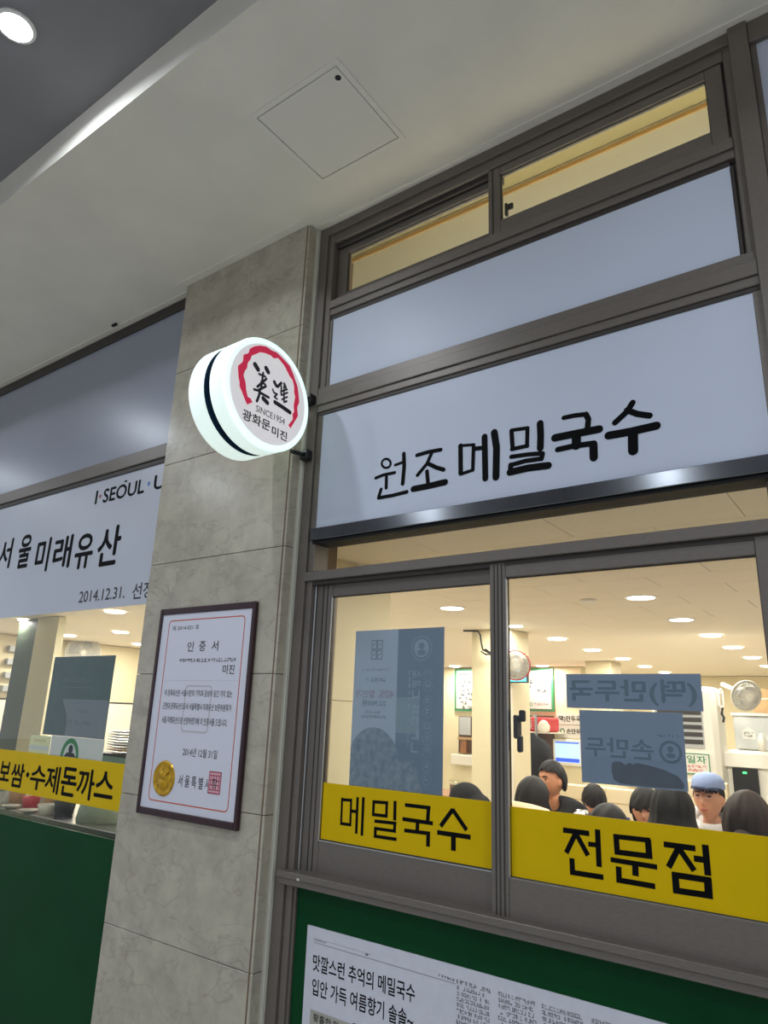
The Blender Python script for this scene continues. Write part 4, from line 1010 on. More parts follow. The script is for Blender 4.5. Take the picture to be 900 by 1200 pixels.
# fans
def wall_fan(c, rad, axis, label, rim, arm):
    t = empty('wall_fan', c, label, 'fan', 'white wall fans')
    ax = Vector(axis).normalized()
    u = ax.cross(Vector((0, 0, 1))).normalized(); v = u.cross(ax)
    M = Matrix((( u.x, v.x, ax.x, c[0]), (u.y, v.y, ax.y, c[1]), (u.z, v.z, ax.z, c[2]), (0, 0, 0, 1)))
    def put(bm): bm.transform(M); return bm
    bm = B()
    for k in range(40):
        a = 2 * math.pi * k / 40
        tube(bm, ((0.03 * math.cos(a), 0.03 * math.sin(a), 0.05), (rad * 0.7 * math.cos(a), rad * 0.7 * math.sin(a), 0.045), (rad * math.cos(a), rad * math.sin(a), 0.0)), 0.0022, 4)
    for q in (0.45, 0.7, 0.88):
        tube(bm, [(rad * q * math.cos(R(a)), rad * q * math.sin(R(a)), 0.05 - 0.045 * q ** 3) for a in range(0, 361, 12)], 0.002, 4)
    mobj('grille', put(bm), 'plastic_white', t)
    mobj('rim', put(tube(B(), [(rad * math.cos(R(a)), rad * math.sin(R(a)), 0.0) for a in range(0, 361, 10)], 0.006, 6)), rim, t)
    bm = lathe(B(), ((rad * 0.99, 0.0), (rad * 0.7, -0.05), (0.05, -0.07)), 'z', (0, 0, 0), 32, False)
    mobj('back_cage', put(bm), 'plastic_white', t)
    for k in range(4):
        bm = B()
        a0 = k * math.pi / 2
        vs_ = [bm.verts.new((r_ * math.cos(a0 + s_), r_ * math.sin(a0 + s_), z_)) for r_, s_, z_ in ((0.03, -0.3, 0.0), (rad * 0.8, 0.0, -0.012), (rad * 0.85, 0.5, 0.008), (rad * 0.6, 0.9, 0.02), (0.03, 0.7, 0.015))]
        bm.faces.new(vs_)
        mobj('blade', put(bm), 'plastic_grey', t)
    mobj('hub', put(fix(lathe(B(), ((0.035, -0.10), (0.045, -0.07), (0.045, 0.035), (0.03, 0.052)), 'z', (0, 0, 0), 20))), 'plastic_white', t)
    mobj('arm', tube(B(), [Vector(c) - ax * 0.09] + [Vector(p) for p in arm], 0.018, 8), 'plastic_white', t)
    return t
wall_fan((-2.585, 3.32, 1.965), 0.118, (0.55, -0.8, 0.05), 'white wall fan with a red rim high on the column', 'red_plastic', ((-2.66, 3.46, 2.0), (-2.752, 3.60, 2.05)))
wall_fan((-1.12, 4.62, 1.80), 0.125, (0.55, -0.72, -0.30), 'white fan with a pale rim above the grey cabinet at the right', 'plastic_white', ((-1.24, 4.72, 1.86), (-1.33, 4.80, 1.90)))
wall_fan((-8.55, 3.05, 2.16), 0.21, (0.9, -0.45, 0.0), 'large white wall fan half hidden above the dark teal poster', 'plastic_white', ((-8.62, 3.08, 2.15), (-8.695, 3.10, 2.15)))
# made-up glowing box by the column, stands in for reflected cyan light
cy = obox('cyan_reflection', 'black', None, -2.752, -2.60, 3.56, 3.60, 1.84, 2.06)
tag(cy, 'made-up cyan glowing box for a reflected light beside the red rimmed fan', 'sign')
for i in range(3): obox('reflection_band', 'cyan_reflect', cy, -2.748, -2.604, 3.552, 3.562, 1.85 + i * 0.07, 1.91 + i * 0.07)
# right-hand equipment
fr = obox('grey_cabinet', 'appliance', None, -1.31, -0.70, 5.0, 5.55, 1.36, 1.66, 0.01)
tag(fr, 'grey metal cabinet below the fan at the right edge of the window', 'cabinet')
obox('top_lip', 'paper_white', fr, -1.32, -0.69, 4.99, 5.1, 1.645, 1.668)
tg = poly('paper_tag', 'paper_white', fr, PY(4.997), [(-1.245, 1.45), (-1.145, 1.45), (-1.145, 1.515), (-1.195, 1.55), (-1.245, 1.515)])
greek('lettering', 'board_ink', tg, PY(4.996), -1.235, -1.155, 1.46, 1.51, 2, 0.02)
wc = empty('white_cupboard', (-1.0, 4.95, 0), 'white cupboard with a black glass door under the grey cabinet', 'cupboard')
obox('carcass', 'plastic_white', wc, -1.36, -0.70, 4.80, 5.6, 0.0, 1.355, 0.01)
obox('top_rail', 'plastic_white', wc, -1.37, -0.69, 4.775, 4.80, 1.22, 1.34, 0.005)
obox('glass_door', 'black', wc, -1.31, -1.12, 4.765, 4.80, 0.55, 1.215)
obox('indicator', 'green_led', wc, -1.23, -1.20, 4.760, 4.766, 1.175, 1.19)
cx_ = obox('cardboard_box', 'cardboard', None, -1.16, -0.86, 5.15, 5.45, 1.67, 1.88)
tag(cx_, 'brown cardboard box on top of the grey cabinet', 'box')
obox('tape', 'paper_white', cx_, -1.16, -0.86, 5.146, 5.151, 1.79, 1.80)
bt = mobj('white_bottle', fix(lathe(B(), ((0.028, 1.357), (0.028, 1.46), (0.012, 1.48), (0.012, 1.50)), 'z', (-1.085, 4.9, 0), 16)), 'plastic_white', None, True)
tag(bt, 'white plastic bottle on the cupboard in front of the grey cabinet', 'bottle')
wh = empty('hanging_strap', (-1.36, 4.75, 1.55), 'looped white strap with dark tags hanging by the fan', 'hanging strap')
mobj('strap', tube(B(), ((-1.335, 4.72, 1.86), (-1.352, 4.72, 1.84), (-1.352, 4.72, 1.72), (-1.335, 4.72, 1.70), (-1.318, 4.72, 1.72), (-1.318, 4.72, 1.84), (-1.335, 4.72, 1.86)), 0.006, 6), 'plastic_white', wh)
mobj('tags', tube(B(), ((-1.33, 4.72, 1.70), (-1.34, 4.72, 1.65), (-1.325, 4.72, 1.62), (-1.335, 4.72, 1.58)), 0.010, 6), 'black', wh)
# booth backs
for x0, x1, z1, l_ in ((-2.62, -2.27, 1.0, 'first beige booth back from the monitor side'), (-2.262, -1.945, 1.0, 'middle beige booth back below the logo notice'), (-1.938, -1.62, 1.01, 'beige booth back left of the man in the cap')):
    b_ = obox('booth_back', 'booth', None, x0, x1, 4.36, 4.44, 0.0, z1, 0.008)
    tag(b_, l_, 'booth', 'beige booth backs')
    obox('seam', 'cardboard', b_, x0 + 0.02, x1 - 0.02, 4.357, 4.361, 0.88, 0.884)
b_ = obox('booth_back', 'booth', None, -1.60, -1.27, 4.30, 4.38, 0.0, 1.12, 0.008)
tag(b_, 'tall beige booth back behind the grey hooded man', 'booth', 'beige booth backs')
obox('seam', 'cardboard', b_, -1.59, -1.28, 4.297, 4.301, 1.0, 1.004)
# dark coat on the column rack
ct = empty('hanging_coat', (-3.2, 4.95, 0.55), 'long black coat hanging behind the right sliding window latch', 'coat')
bm = B()
prof = [(0.03, 1.40), (0.08, 1.375), (0.15, 1.34), (0.21, 1.27), (0.225, 1.1), (0.235, 0.85), (0.26, 0.5)]
rings = []
for r_, z_ in prof:
    rings.append([bm.verts.new((-3.24 + r_ * math.cos(a) * (1 + 0.08 * math.sin(5 * a + z_ * 4)), 5.0 + 0.5 * r_ * math.sin(a), z_)) for a in [2 * math.pi * k / 24 for k in range(24)]])
for a, b in zip(rings, rings[1:]):
    for k in range(24): bm.faces.new((a[k], a[(k + 1) % 24], b[(k + 1) % 24], b[k]))
bm.faces.new(rings[0]); bm.faces.new(rings[-1])
mobj('coat_body', fix(bm), 'cloth_black', ct, True)
mobj('hanger_hook', tube(B(), ((-3.24, 5.0, 1.46), (-3.24, 5.0, 1.56), (-3.21, 5.0, 1.585), (-3.19, 5.0, 1.56)), 0.006, 6), 'steel', ct)
mobj('rack_post', tube(B(), ((-3.19, 5.02, 0), (-3.19, 5.02, 1.60)), 0.014, 8), 'steel', ct)

# tables and chairs
def table(x0, x1, y0, y1, label):
    t = empty('dining_table', ((x0 + x1) / 2, (y0 + y1) / 2, 0), label, 'table', 'dining tables by the window')
    obox('table_top', 'wood', t, x0, x1, y0, y1, 0.71, 0.74, 0.004)
    for sx in (x0 + 0.05, x1 - 0.05):
        for sy in (y0 + 0.05, y1 - 0.05): obox('leg', 'frame_dark', t, sx - 0.02, sx + 0.02, sy - 0.02, sy + 0.02, 0, 0.71)
table(-1.66, -0.42, 1.82, 2.22, 'long wooden dining table behind the right yellow strip')
table(-2.36, -1.72, 3.26, 3.54, 'narrow wooden dining table under the bowed diner in navy')
table(-2.30, -1.74, 2.30, 2.66, 'small wooden dining table between the man in black and the woman in beige')
def chair(x, y, yaw, label):
    t = empty('dining_chair', (x, y, 0), label, 'chair', 'dining chairs')
    M = Matrix.Translation((x, y, 0)) @ Matrix.Rotation(yaw, 4, 'Z')
    def part(n, m, *a, bev=0.004):
        bm = box(B(), *a, bev); bm.transform(M); return mobj(n, bm, m, t)
    part('seat', 'dark_wood', -0.20, 0.20, -0.20, 0.20, 0.42, 0.45)
    part('backrest', 'dark_wood', -0.19, 0.19, 0.20, 0.225, 0.62, 0.82)
    for sx in (-0.17, 0.17):
        part('leg', 'frame_dark', sx - 0.015, sx + 0.015, -0.185, -0.155, 0, 0.42)
        part('leg', 'frame_dark', sx - 0.015, sx + 0.015, 0.200, 0.225, 0, 0.82)

# ---------------------------------------------------------------- people
def skin_mesh(V, E, RAD, sub=1, root=0):
    me = bpy.data.meshes.new('s'); me.from_pydata([tuple(v) for v in V], E, [])
    o = bpy.data.objects.new('s', me); C.objects.link(o)
    o.modifiers.new('k', 'SKIN')
    lay = me.skin_vertices[0].data
    for i, r_ in enumerate(RAD):
        lay[i].radius = (r_, r_) if not isinstance(r_, tuple) else r_
        lay[i].use_root = (i == root)
    sb = o.modifiers.new('u', 'SUBSURF'); sb.levels = sub; sb.render_levels = sub
    dg = bpy.context.evaluated_depsgraph_get()
    out = bpy.data.meshes.new_from_object(o.evaluated_get(dg))
    bpy.data.objects.remove(o)
    bm = B(); bm.from_mesh(out); bpy.data.meshes.remove(out)
    return bm
def remesh(bm, vox, smooth=2):
    me = bpy.data.meshes.new('r'); bm.to_mesh(me); bm.free()
    o = bpy.data.objects.new('r', me); C.objects.link(o)
    m = o.modifiers.new('m', 'REMESH'); m.mode = 'VOXEL'; m.voxel_size = vox
    s_ = o.modifiers.new('s', 'SMOOTH'); s_.iterations = smooth; s_.factor = 0.5
    dg = bpy.context.evaluated_depsgraph_get()
    out = bpy.data.meshes.new_from_object(o.evaluated_get(dg))
    bpy.data.objects.remove(o)
    b2 = B(); b2.from_mesh(out); bpy.data.meshes.remove(out)
    return b2
def head_shape(bm, M):
    """head with jaw, brow, nose, lips, ears; local: +y back, -y face, z up, origin at the centre"""
    nu, nv = 36, 26
    rows = []
    for j in range(nv + 1):
        ph = math.pi * j / nv
        row_ = []
        for i in range(nu):
            th = 2 * math.pi * i / nu
            x, y, z = math.sin(ph) * math.cos(th), math.sin(ph) * math.sin(th), math.cos(ph)
            wx, wy = 0.074, 0.094
            if z < 0:
                k = 1 - 0.34 * min(1, -z) ** 1.4
                wx *= k
                if y < 0: wy *= 1 - 0.10 * (-z)
                else: wy *= 1 - 0.45 * (-z)
            p = Vector((x * wx, y * wy, z * 0.118))
            if y < -0.2:
                if abs(p.x) < 0.016 and -0.040 < p.z < 0.018: p.y -= 0.020 * (1 - abs(p.x) / 0.016) * min(1, (0.018 - p.z) / 0.045)
                if 0.012 < abs(p.x) < 0.048 and 0.0 < p.z < 0.026: p.y += 0.008
                if abs(p.x) < 0.055 and 0.026 <= p.z < 0.042: p.y -= 0.003
                if abs(p.x) < 0.022 and -0.070 < p.z < -0.050: p.y -= 0.005
                if abs(p.x) < 0.020 and p.z < -0.088: p.y -= 0.006
            row_.append(bm.verts.new(M @ p))
        rows.append(row_)
    for a, b in zip(rows, rows[1:]):
        for i in range(nu):
            bm.faces.new((a[i], a[(i + 1) % nu], b[(i + 1) % nu], b[i]))
    for s_ in (-1, 1):
        e = bmesh.ops.create_icosphere(bm, subdivisions=2, radius=1)
        for v in e['verts']:
            v.co = M @ Vector((s_ * 0.073 + v.co.x * 0.010, 0.008 + v.co.y * 0.019, -0.006 + v.co.z * 0.032))
def hair_shape(M, face_z, side_drop, back_drop, puff=0.012, seed=1, long_=0.0, fringe=0.0):
    """hair shell over the skull; hair ends at a ragged hairline that drops from the forehead to the nape"""
    bm = B()
    g = random.Random(seed + int(1000 * puff))
    nu, nv = 72, 20
    rag = [g.uniform(-1, 1) for _ in range(nu)]
    lock = [g.uniform(-1, 1) for _ in range(nu)]
    part = g.choice((-0.35, 0.35))
    rows = []
    for j in range(nv + 1):
        row_ = []
        for i in range(nu):
            th = 2 * math.pi * i / nu - math.pi / 2           # -pi/2 = face
            f_ = (1 - math.cos(th + math.pi / 2)) / 2           # 0 front .. 1 back
            if f_ < 0.30: lim = face_z - fringe * (1 - f_ / 0.30)
            elif f_ < 0.55: lim = face_z + (side_drop - face_z) * (f_ - 0.30) / 0.25
            else: lim = side_drop + (back_drop - side_drop) * min(1, (f_ - 0.55) / 0.2)
            lim += rag[i] * (0.016 if f_ < 0.55 else 0.016)
            zt = 0.118 + puff
            z = zt + (lim - zt) * (j / nv) ** 1.15
            zz = max(-0.06, z)
            k = math.sqrt(max(0.0, 1 - (zz / zt) ** 2)) if zz > 0 else 1.0
            if j == 0: k = 0.02
            wob = 1 + 0.035 * lock[i] * min(1, j / 5) + 0.02 * math.sin(9 * th + 0.5 * j)
            x = math.cos(th) * (0.074 + puff) * k * wob
            y = math.sin(th) * (0.094 + puff) * k * wob
            if z > 0.03 and y < 0.03: x += part * 0.010 * (z / zt)
            if z < -0.02:
                taper = min(1.0, (-0.02 - z) / 0.16)
                if long_ > 0:
                    x *= 1 + 0.55 * taper; y = y * (1 + 0.05 * taper) + 0.02 * taper
                else:
                    x *= 1 - 0.12 * taper; y *= 1 - 0.25 * taper
            row_.append(bm.verts.new(M @ Vector((x, y, z))))
        rows.append(row_)
    for a, b in zip(rows, rows[1:]):
        for i in range(nu): bm.faces.new((a[i], a[(i + 1) % nu], b[(i + 1) % nu], b[i]))
    bm.faces.new(rows[0])
    inner = []
    for v in rows[-1]:
        q = M.inverted() @ v.co
        inner.append(bm.verts.new(M @ Vector((q.x * 0.80, q.y * 0.80, q.z + 0.006))))
    for i in range(nu): bm.faces.new((rows[-1][i], rows[-1][(i + 1) % nu], inner[(i + 1) % nu], inner[i]))
    return fix(bm)
def person(hx, hy, hz, yaw, pitch, label, cloth, skin, hair, top='sweater', hairkw=None, legs='denim', lean=0.10, scale=1.0, face=True, bun=False, cap=False, hood=False, roll=0.0, wide=1.0, seat='', nk=0.10, nb=0.025):
    """seated; (hx,hy,hz) head centre, yaw 0 faces -y (towards the street)"""
    RZ = Matrix.Rotation(yaw, 4, 'Z')
    fw = RZ @ Vector((0, -1, 0)); rt = RZ @ Vector((1, 0, 0)); UP = Vector((0, 0, 1))
    head = Vector((hx, hy, hz))
    neck = head - UP * nk - fw * nb
    chest = neck - UP * 0.13 - fw * (0.05 + lean * 0.3)
    hip = Vector((head.x, head.y, 0.53)) - fw * (0.10 + lean)
    belly = (chest + hip) / 2 - fw * 0.02
    def loc(o, a, b, c): return o + rt * a + fw * b + UP * c
    T = {}
    sh = [loc(neck, s_ * 0.185 * wide, -0.02, -0.085) for s_ in (-1, 1)]
    el = [loc(neck, s_ * 0.235 * wide, 0.07, -0.33) for s_ in (-1, 1)]
    tz = 0.765
    wr = []
    for s_, e in zip((-1, 1), el):
        q = loc(neck, s_ * 0.10, 0.31, 0); q.z = tz + 0.02; wr.append(q)
    # body: head, neck, trunk core, arms, hands
    V = [hip, belly, chest, neck - UP * 0.05, head - UP * 0.06 - fw * 0.012]
    Rr = [0.06, 0.055, 0.055, 0.050, 0.052]
    E = [(0, 1), (1, 2), (2, 3), (3, 4)]
    for k in (0, 1):
        b0 = len(V)
        hand = wr[k] + fw * 0.045 - UP * 0.003
        V += [sh[k], el[k], wr[k], hand]; Rr += [0.036, 0.034, 0.028, 0.030]
        E += [(2, b0), (b0, b0 + 1), (b0 + 1, b0 + 2), (b0 + 2, b0 + 3)]
        s_ = (-1, 1)[k]
        for q, (dx, ln) in enumerate(((-0.027, 0.066), (-0.009, 0.078), (0.009, 0.074), (0.026, 0.058))):
            f0 = len(V)
            V += [hand + rt * (dx * 1.0) + fw * 0.030, hand + rt * dx * 1.15 + fw * (0.030 + ln * 0.5) + UP * 0.006, hand + rt * dx * 1.2 + fw * (0.030 + ln * 0.92) - UP * 0.008]
            Rr += [0.0105, 0.0095, 0.0085]
            E += [(b0 + 3, f0), (f0, f0 + 1), (f0 + 1, f0 + 2)]
        f0 = len(V)
        V += [hand - rt * s_ * 0.034 + fw * 0.008, hand - rt * s_ * 0.052 + fw * 0.036]
        Rr += [0.012, 0.010]
        E += [(b0 + 3, f0), (f0, f0 + 1)]
    bm = skin_mesh(V, E, Rr, 1)
    HM = Matrix.Translation(head) @ RZ @ Matrix.Rotation(roll, 4, 'Y') @ Matrix.Rotation(pitch, 4, 'X') @ Matrix.Scale(scale, 4)
    head_shape(bm, HM)
    bm = remesh(bm, 0.0075, 2)
    root = mobj('person', bm, skin, None, True)
    tag(root, label, 'person', 'seated diners')
    # clothes
    V = [hip, belly, chest, neck - UP * 0.055]
    Rr = [0.165 * wide, 0.155 * wide, 0.165 * wide, 0.088]
    E = [(0, 1), (1, 2), (2, 3)]
    for k in (0, 1):
        b0 = len(V)
        V += [sh[k], el[k], wr[k] - fw * 0.01]; Rr += [0.092, 0.072, 0.050]
        E += [(2, b0), (b0, b0 + 1), (b0 + 1, b0 + 2)]
    bm = remesh(skin_mesh(V, E, Rr, 2), 0.014, 3)
    mobj(top, bm, cloth, root, True)
    V = [hip + UP * 0.02]; Rr = [0.145]; E = []
    feet = []
    for s_ in (-1, 1):
        b0 = len(V)
        kn = loc(hip, s_ * 0.12, 0.40, 0.0); kn.z = 0.56
        an_ = loc(hip, s_ * 0.12, 0.36, 0.0); an_.z = 0.09
        V += [loc(hip, s_ * 0.10, 0.06, 0.0), kn, an_]; Rr += [0.10, 0.072, 0.052]
        E += [(0, b0), (b0, b0 + 1), (b0 + 1, b0 + 2)]
        feet.append(an_)
    mobj('trousers', remesh(skin_mesh(V, E, Rr, 1), 0.016, 3), legs, root, True)
    for an_ in feet:
        V = [an_ - UP * 0.035 - fw * 0.03, an_ - UP * 0.045 + fw * 0.06, an_ - UP * 0.05 + fw * 0.15]
        mobj('shoe', skin_mesh(V, [(0, 1), (1, 2)], [0.042, 0.042, 0.034], 2), 'black', root, True)
    kw = dict(face_z=0.052, side_drop=-0.03, back_drop=-0.10)
    kw.update(hairkw or {})
    mobj('hair', hair_shape(HM, **kw), hair, root, True)
    if bun:
        bm = B(); e = bmesh.ops.create_icosphere(bm, subdivisions=3, radius=1)
        for v in bm.verts: v.co = HM @ Vector((v.co.x * 0.045, 0.105 + v.co.y * 0.04, -0.06 + v.co.z * 0.05))
        mobj('hair_bun', bm, hair, root, True)
    if face:
        for s_ in (-1, 1):
            bm = B(); bmesh.ops.create_icosphere(bm, subdivisions=2, radius=1)
            for v in bm.verts: v.co = HM @ Vector((s_ * 0.030 + v.co.x * 0.013, -0.081 + v.co.y * 0.006, 0.010 + v.co.z * 0.005))
            mobj('eye', bm, 'eye_dark', root, True)
            bm = B()
            tube(bm, [HM @ Vector(p) for p in ((s_ * 0.014, -0.092, 0.027), (s_ * 0.032, -0.088, 0.031), (s_ * 0.046, -0.076, 0.027))], 0.0035, 6)
            mobj('eyebrow', bm, hair, root, True)
        bm = B(); bmesh.ops.create_icosphere(bm, subdivisions=2, radius=1)
        for v in bm.verts: v.co = HM @ Vector((v.co.x * 0.021, -0.083 + v.co.y * 0.008, -0.058 + v.co.z * 0.006))
        mobj('lips', bm, 'lip', root, True)
    if cap:
        bm = B()
        lathe(bm, ((0.090, 0.050), (0.091, 0.068), (0.086, 0.096), (0.067, 0.120), (0.034, 0.134), (0.004, 0.137)), 'z', (0, 0, 0), 32, False)
        for v in bm.verts: v.co = HM @ Vector((v.co.x * 0.93, v.co.y * 1.12 + 0.004, v.co.z))
        cp = mobj('cap', fix(bm), 'cap_blue', root, True)
        bm = B()
        top_, bot = [], []
        for k in range(13):
            a = R(-160 + 140 * k / 12)
            top_.append((0.084 * math.cos(a), 0.100 * math.sin(a), 0.056)); bot.append((0.084 * math.cos(a), 0.102 * math.sin(a) - 0.055 * math.sin(math.pi * k / 12), 0.042))
        va_ = [bm.verts.new(HM @ Vector(p)) for p in top_]; vb_ = [bm.verts.new(HM @ Vector(p)) for p in bot]
        for k in range(12): bm.faces.new((va_[k], va_[k + 1], vb_[k + 1], vb_[k]))
        bmesh.ops.solidify(bm, geom=bm.faces[:], thickness=0.005)
        mobj('cap_brim', fix(bm), 'brim_blue', root, True)
    if hood:
        bm = B()
        pts_ = [loc(neck, 0.115 * math.sin(R(a)), 0.065 - 0.11 * (1 - math.cos(R(a))) * 0.75, -0.075 + 0.045 * (1 - math.cos(R(a)))) for a in range(0, 361, 20)]
        tube(bm, pts_, 0.034, 10)
        mobj('hood', remesh(bm, 0.010, 4), cloth, root, True)
    chair(hip.x, hip.y, yaw, 'dark wooden chair under ' + seat)
    return root
LONG = dict(face_z=0.05, side_drop=-0.22, back_drop=-0.27, puff=0.024, long_=1.0)
person(-0.985, 2.40, 1.165, R(-6), R(-4), 'man in a pale blue cap and light grey hoodie facing the window', 'cloth_grey', 'skin', 'hair_black', 'hoodie', cap=True, hood=True, lean=0.04, wide=0.9, nk=0.085, hairkw=dict(face_z=0.04, side_drop=-0.005, back_drop=-0.06, puff=0.006), seat='the man in the pale blue cap')
person(-1.40, 2.62, 1.050, R(8), R(8), 'dark-haired diner facing the window half hidden beside the long black hair', 'cloth_black', 'skin', 'hair_black', 'jacket', lean=0.16, wide=0.82, hairkw=dict(face_z=0.030, fringe=0.012, puff=0.018), seat='the half hidden diner facing the window')
person(-2.118, 3.70, 0.955, R(20), R(38), 'diner in a navy jacket bowing a black-haired head low over the table', 'cloth_navy', 'skin', 'hair_black', 'jacket', lean=0.22, hairkw=dict(face_z=0.030, puff=0.020), seat='the diner in the navy jacket')
person(-2.075, 2.80, 1.150, R(-26), R(1), 'black-haired man in a black sweater bending towards the woman in beige', 'cloth_black', 'skin_b', 'hair_black', 'sweater', lean=0.12, wide=0.95, hairkw=dict(face_z=0.070, side_drop=0.030, back_drop=-0.055, puff=0.018), seat='the man in the black sweater')
person(-1.905, 2.12, 1.085, R(168), R(8), 'woman with short black hair seen from behind in a beige top', 'cloth_beige', 'skin', 'hair_black', 'sweater', lean=0.14, wide=0.95, nk=0.005, nb=0.12, face=False, hairkw=dict(side_drop=-0.11, back_drop=-0.145, puff=0.022), seat='the woman in the beige top')
person(-0.985, 1.66, 1.150, R(182), R(6), 'person with long loose black hair and a black coat seen from behind', 'cloth_black', 'skin', 'hair_black', 'coat', lean=0.10, face=False, wide=0.85, hairkw=LONG, seat='the person with long black hair')
person(-1.170, 1.30, 1.070, R(172), R(25), 'low black-haired head seen from behind left of the long black hair', 'cloth_black', 'skin', 'hair_black', 'jacket', lean=0.16, wide=0.80, face=False, hairkw=dict(side_drop=-0.09, back_drop=-0.13, puff=0.018), seat='the low black-haired head')
person(-0.610, 1.36, 1.165, R(178), R(4), 'woman with dark brown hair gathered low seen from behind at the right edge', 'cloth_brown', 'skin', 'hair_brown', 'sweater', lean=0.10, wide=0.85, face=False, bun=True, hairkw=dict(side_drop=-0.09, back_drop=-0.13, puff=0.020), seat='the woman with gathered brown hair')

# things on the tables
jg = empty('water_jug', (-1.79, 2.60, 0.74), 'steel water jug standing on the small table right of the man in black', 'jug')
mobj('body', fix(lathe(B(), ((0.042, 0.741), (0.044, 0.86), (0.040, 0.98), (0.040, 1.005), (0.036, 1.005), (0.036, 0.75)), 'z', (-1.79, 2.60, 0), 24)), 'steel', jg, True)
mobj('handle', tube(B(), ((-1.75, 2.60, 0.98), (-1.725, 2.60, 0.96), (-1.725, 2.60, 0.84), (-1.748, 2.60, 0.80)), 0.006, 6), 'steel', jg, True)
nb = empty('napkin_box', (-1.70, 2.12, 0.74), 'white napkin box beside the steel water jug', 'box')
obox('box', 'plastic_white', nb, -1.655, -1.565, 2.05, 2.17, 0.741, 1.02, 0.008)
obox('napkin', 'paper_white', nb, -1.64, -1.59, 2.08, 2.14, 1.02, 1.05, 0.004)
# padded jacket over a chair back
chair(-2.68, 2.55, 0.2, 'dark wooden chair carrying the black padded jacket')
jk = empty('padded_jacket', (-2.68, 2.75, 0.55), 'black padded jacket heaped over a chair behind the left sliding window', 'jacket')
bm = B()
for cx0, cz0, rx, rz_ in ((-2.69, 0.98, 0.13, 0.115), (-2.60, 0.93, 0.11, 0.10), (-2.76, 0.90, 0.11, 0.10), (-2.67, 0.80, 0.19, 0.16), (-2.67, 0.66, 0.18, 0.14)):
    n0 = len(bm.verts)
    e = bmesh.ops.create_icosphere(bm, subdivisions=3, radius=1)
    for v in e['verts']: v.co = Vector((cx0 + v.co.x * rx, 2.70 + v.co.y * 0.11, cz0 + v.co.z * rz_))
mobj('shell', remesh(bm, 0.012, 3), 'cloth_black', jk, True)
for i, (x_, l_) in enumerate(((-4.17, 'left of two small glasses above the black padded jacket'), (-4.07, 'right of two small glasses above the black padded jacket'))):
    t = empty('drinking_glass', (x_, 5.0, 0.74), l_, 'glass')
    mobj('tumbler', fix(lathe(B(), ((0.035, 0.742), (0.04, 0.88), (0.036, 0.88), (0.032, 0.75)), 'z', (x_, 5.0, 0), 16)), 'glass', t, True)
    mobj('drink', fix(lathe(B(), ((0.031, 0.752), (0.034, 0.83)), 'z', (x_, 5.0, 0), 16)), 'dark_wood', t, True)
table(-4.6, -3.7, 4.75, 5.35, 'wooden dining table with two glasses at the middle of the room')

# counter behind the left window
cn = empty('service_counter', (-4.3, 0.7, 0), 'service counter with cups behind the window left of the pillar', 'counter')
obox('top', 'steel', cn, -5.6, -2.95, 0.42, 0.95, 0.85, 0.885, 0.004)
obox('front', 'in_wall_white', cn, -5.58, -2.97, 0.46, 0.93, 0.0, 0.85)
def cup(x, y, z, r_, h, m, label, cat='cup', nm='paper_cup'):
    t = mobj(nm, fix(lathe(B(), ((r_ * 0.78, z), (r_, z + h), (r_ * 0.92, z + h), (r_ * 0.72, z + 0.006)), 'z', (x, y, 0), 20)), m, None, True)
    tag(t, label, cat, 'tableware on the service counter')
zt = 0.886
items = ((-4.98, 0.60, 0.060, 0.22, 'ceramic', 'tall white cup at the left end of the counter', 'cup', 'paper_cup'),
         (-4.90, 0.76, 0.060, 0.24, 'black', 'dark tumbler behind the tall white cup on the counter', 'cup', 'dark_cup'),
         (-4.84, 0.55, 0.055, 0.12, 'brown_cup', 'tan cup next to the tall white cup on the counter', 'cup', 'paper_cup'),
         (-4.74, 0.68, 0.075, 0.20, 'plastic_white', 'broad white pot behind the red bowl', 'pot', 'white_pot'),
         (-4.60, 0.52, 0.055, 0.075, 'red_plastic', 'small red bowl on the counter', 'bowl', 'red_bowl'),
         (-4.66, 0.82, 0.050, 0.26, 'steel', 'steel flask at the back of the counter', 'flask', 'steel_flask'),
         (-4.52, 0.68, 0.050, 0.25, 'dark_wood', 'tall brown jar right of the broad white pot', 'jar', 'brown_jar'),
         (-4.44, 0.56, 0.045, 0.19, 'brown_cup', 'tall tan cup in the middle of the counter', 'cup', 'paper_cup'),
         (-4.36, 0.50, 0.060, 0.055, 'ceramic', 'low white bowl in front of the tall tan cup', 'bowl', 'white_bowl'),
         (-4.30, 0.80, 0.090, 0.22, 'plastic_grey', 'wide grey pot at the right of the counter', 'pot', 'grey_pot'),
         (-4.24, 0.54, 0.065, 0.085, 'black', 'small black pot beside the heaped green cloth', 'pot', 'black_pot'),
         (-4.20, 0.66, 0.040, 0.20, 'ceramic', 'slim white cup behind the black pot', 'cup', 'paper_cup'))
for x_, y_, r_, h_, m_, l_, c_, n_ in items: cup(x_, y_, zt, r_, h_, m_, l_, c_, n_)
for i, (x_, y_) in enumerate(((-4.72, 0.46), (-4.48, 0.45))):
    dish = mobj('small_dish', fix(lathe(B(), ((0.03, zt), (0.058, zt + 0.016), (0.055, zt + 0.018), (0.028, zt + 0.004)), 'z', (x_, y_, 0), 20)), 'ceramic', None, True)
    tag(dish, 'small white dish %s the red bowl at the counter edge' % ('left of', 'right of')[i], 'dish', 'tableware on the service counter')
tw = B()
rings = []
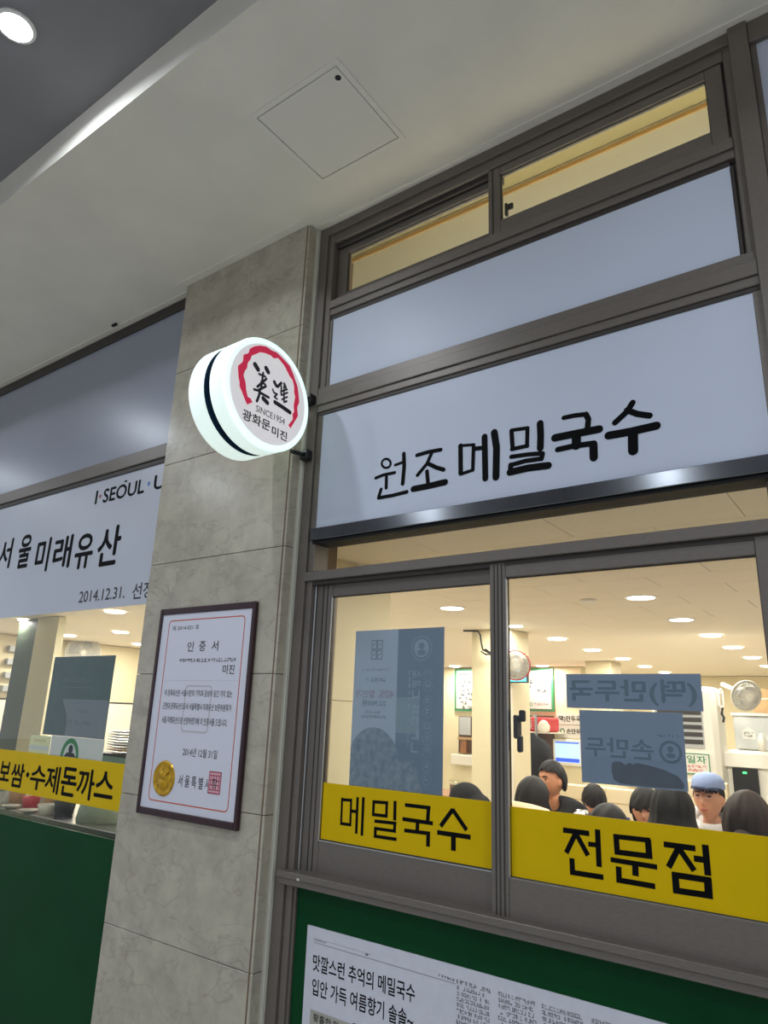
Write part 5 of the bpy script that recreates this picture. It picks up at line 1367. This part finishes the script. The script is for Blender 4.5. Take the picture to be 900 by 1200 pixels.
for dz, wx, wy in ((0.0, 0.17, 0.12), (0.06, 0.165, 0.115), (0.13, 0.14, 0.10), (0.20, 0.11, 0.07), (0.235, 0.05, 0.03)):
    rings.append([tw.verts.new((-3.95 + wx * math.cos(a) * (1 + 0.07 * math.sin(4 * a + dz * 20)), 0.60 + wy * math.sin(a), zt + dz + (0.01 * math.sin(3 * a) if dz else 0.0))) for a in [2 * math.pi * k / 28 for k in range(28)]])
for a, b in zip(rings, rings[1:]):
    for k in range(28): tw.faces.new((a[k], a[(k + 1) % 28], b[(k + 1) % 28], b[k]))
tw.faces.new(rings[0]); tw.faces.new(rings[-1])
tag(mobj('heaped_cloth', fix(tw), 'towel_green', None, True), 'pale green cloth heaped on the counter next to the pillar', 'cloth')
# shelf unit with stacked plates
sf = empty('plate_rack', (-4.2, 0.95, 0.886), 'small teal rack on the counter carrying stacked plates', 'rack')
obox('shelf', 'teal', sf, -4.42, -3.98, 0.80, 0.94, 1.16, 1.22, 0.004)
obox('shelf_edge', 'black', sf, -4.42, -3.98, 0.798, 0.942, 1.22, 1.235)
for x_ in (-4.41, -4.0): obox('post', 'teal', sf, x_, x_ + 0.012, 0.80, 0.94, 0.886, 1.14)
for i in range(9):
    pt = mobj('plate', fix(lathe(B(), ((0.06, 1.236 + i * 0.016), (0.115, 1.247 + i * 0.016), (0.112, 1.250 + i * 0.016), (0.055, 1.240 + i * 0.016)), 'z', (-4.19, 0.868, 0), 28)), ('ceramic', 'sign_orange', 'ceramic', 'plastic_grey')[i % 4] if i < 4 else 'ceramic', None, True)
    tag(pt, 'plate number %s from the bottom of the stack beside the dark teal poster' % 'one two three four five six seven eight nine'.split()[i], 'plate', 'stacked plates')
# made-up grey blocks at the far wall, standing in for stepped reflections
for i in range(4):
    b_ = obox('reflection_block', 'plastic_grey', None, -8.70, -8.62, 2.15 - 0.0 * i, 2.42, 2.10 - i * 0.155, 2.17 - i * 0.155, 0.004)
    tag(b_, '%s made-up grey block imitating stepped reflections at the far left wall' % ('topmost', 'second', 'third', 'lowest')[i], 'box', 'made-up grey blocks imitating reflections')
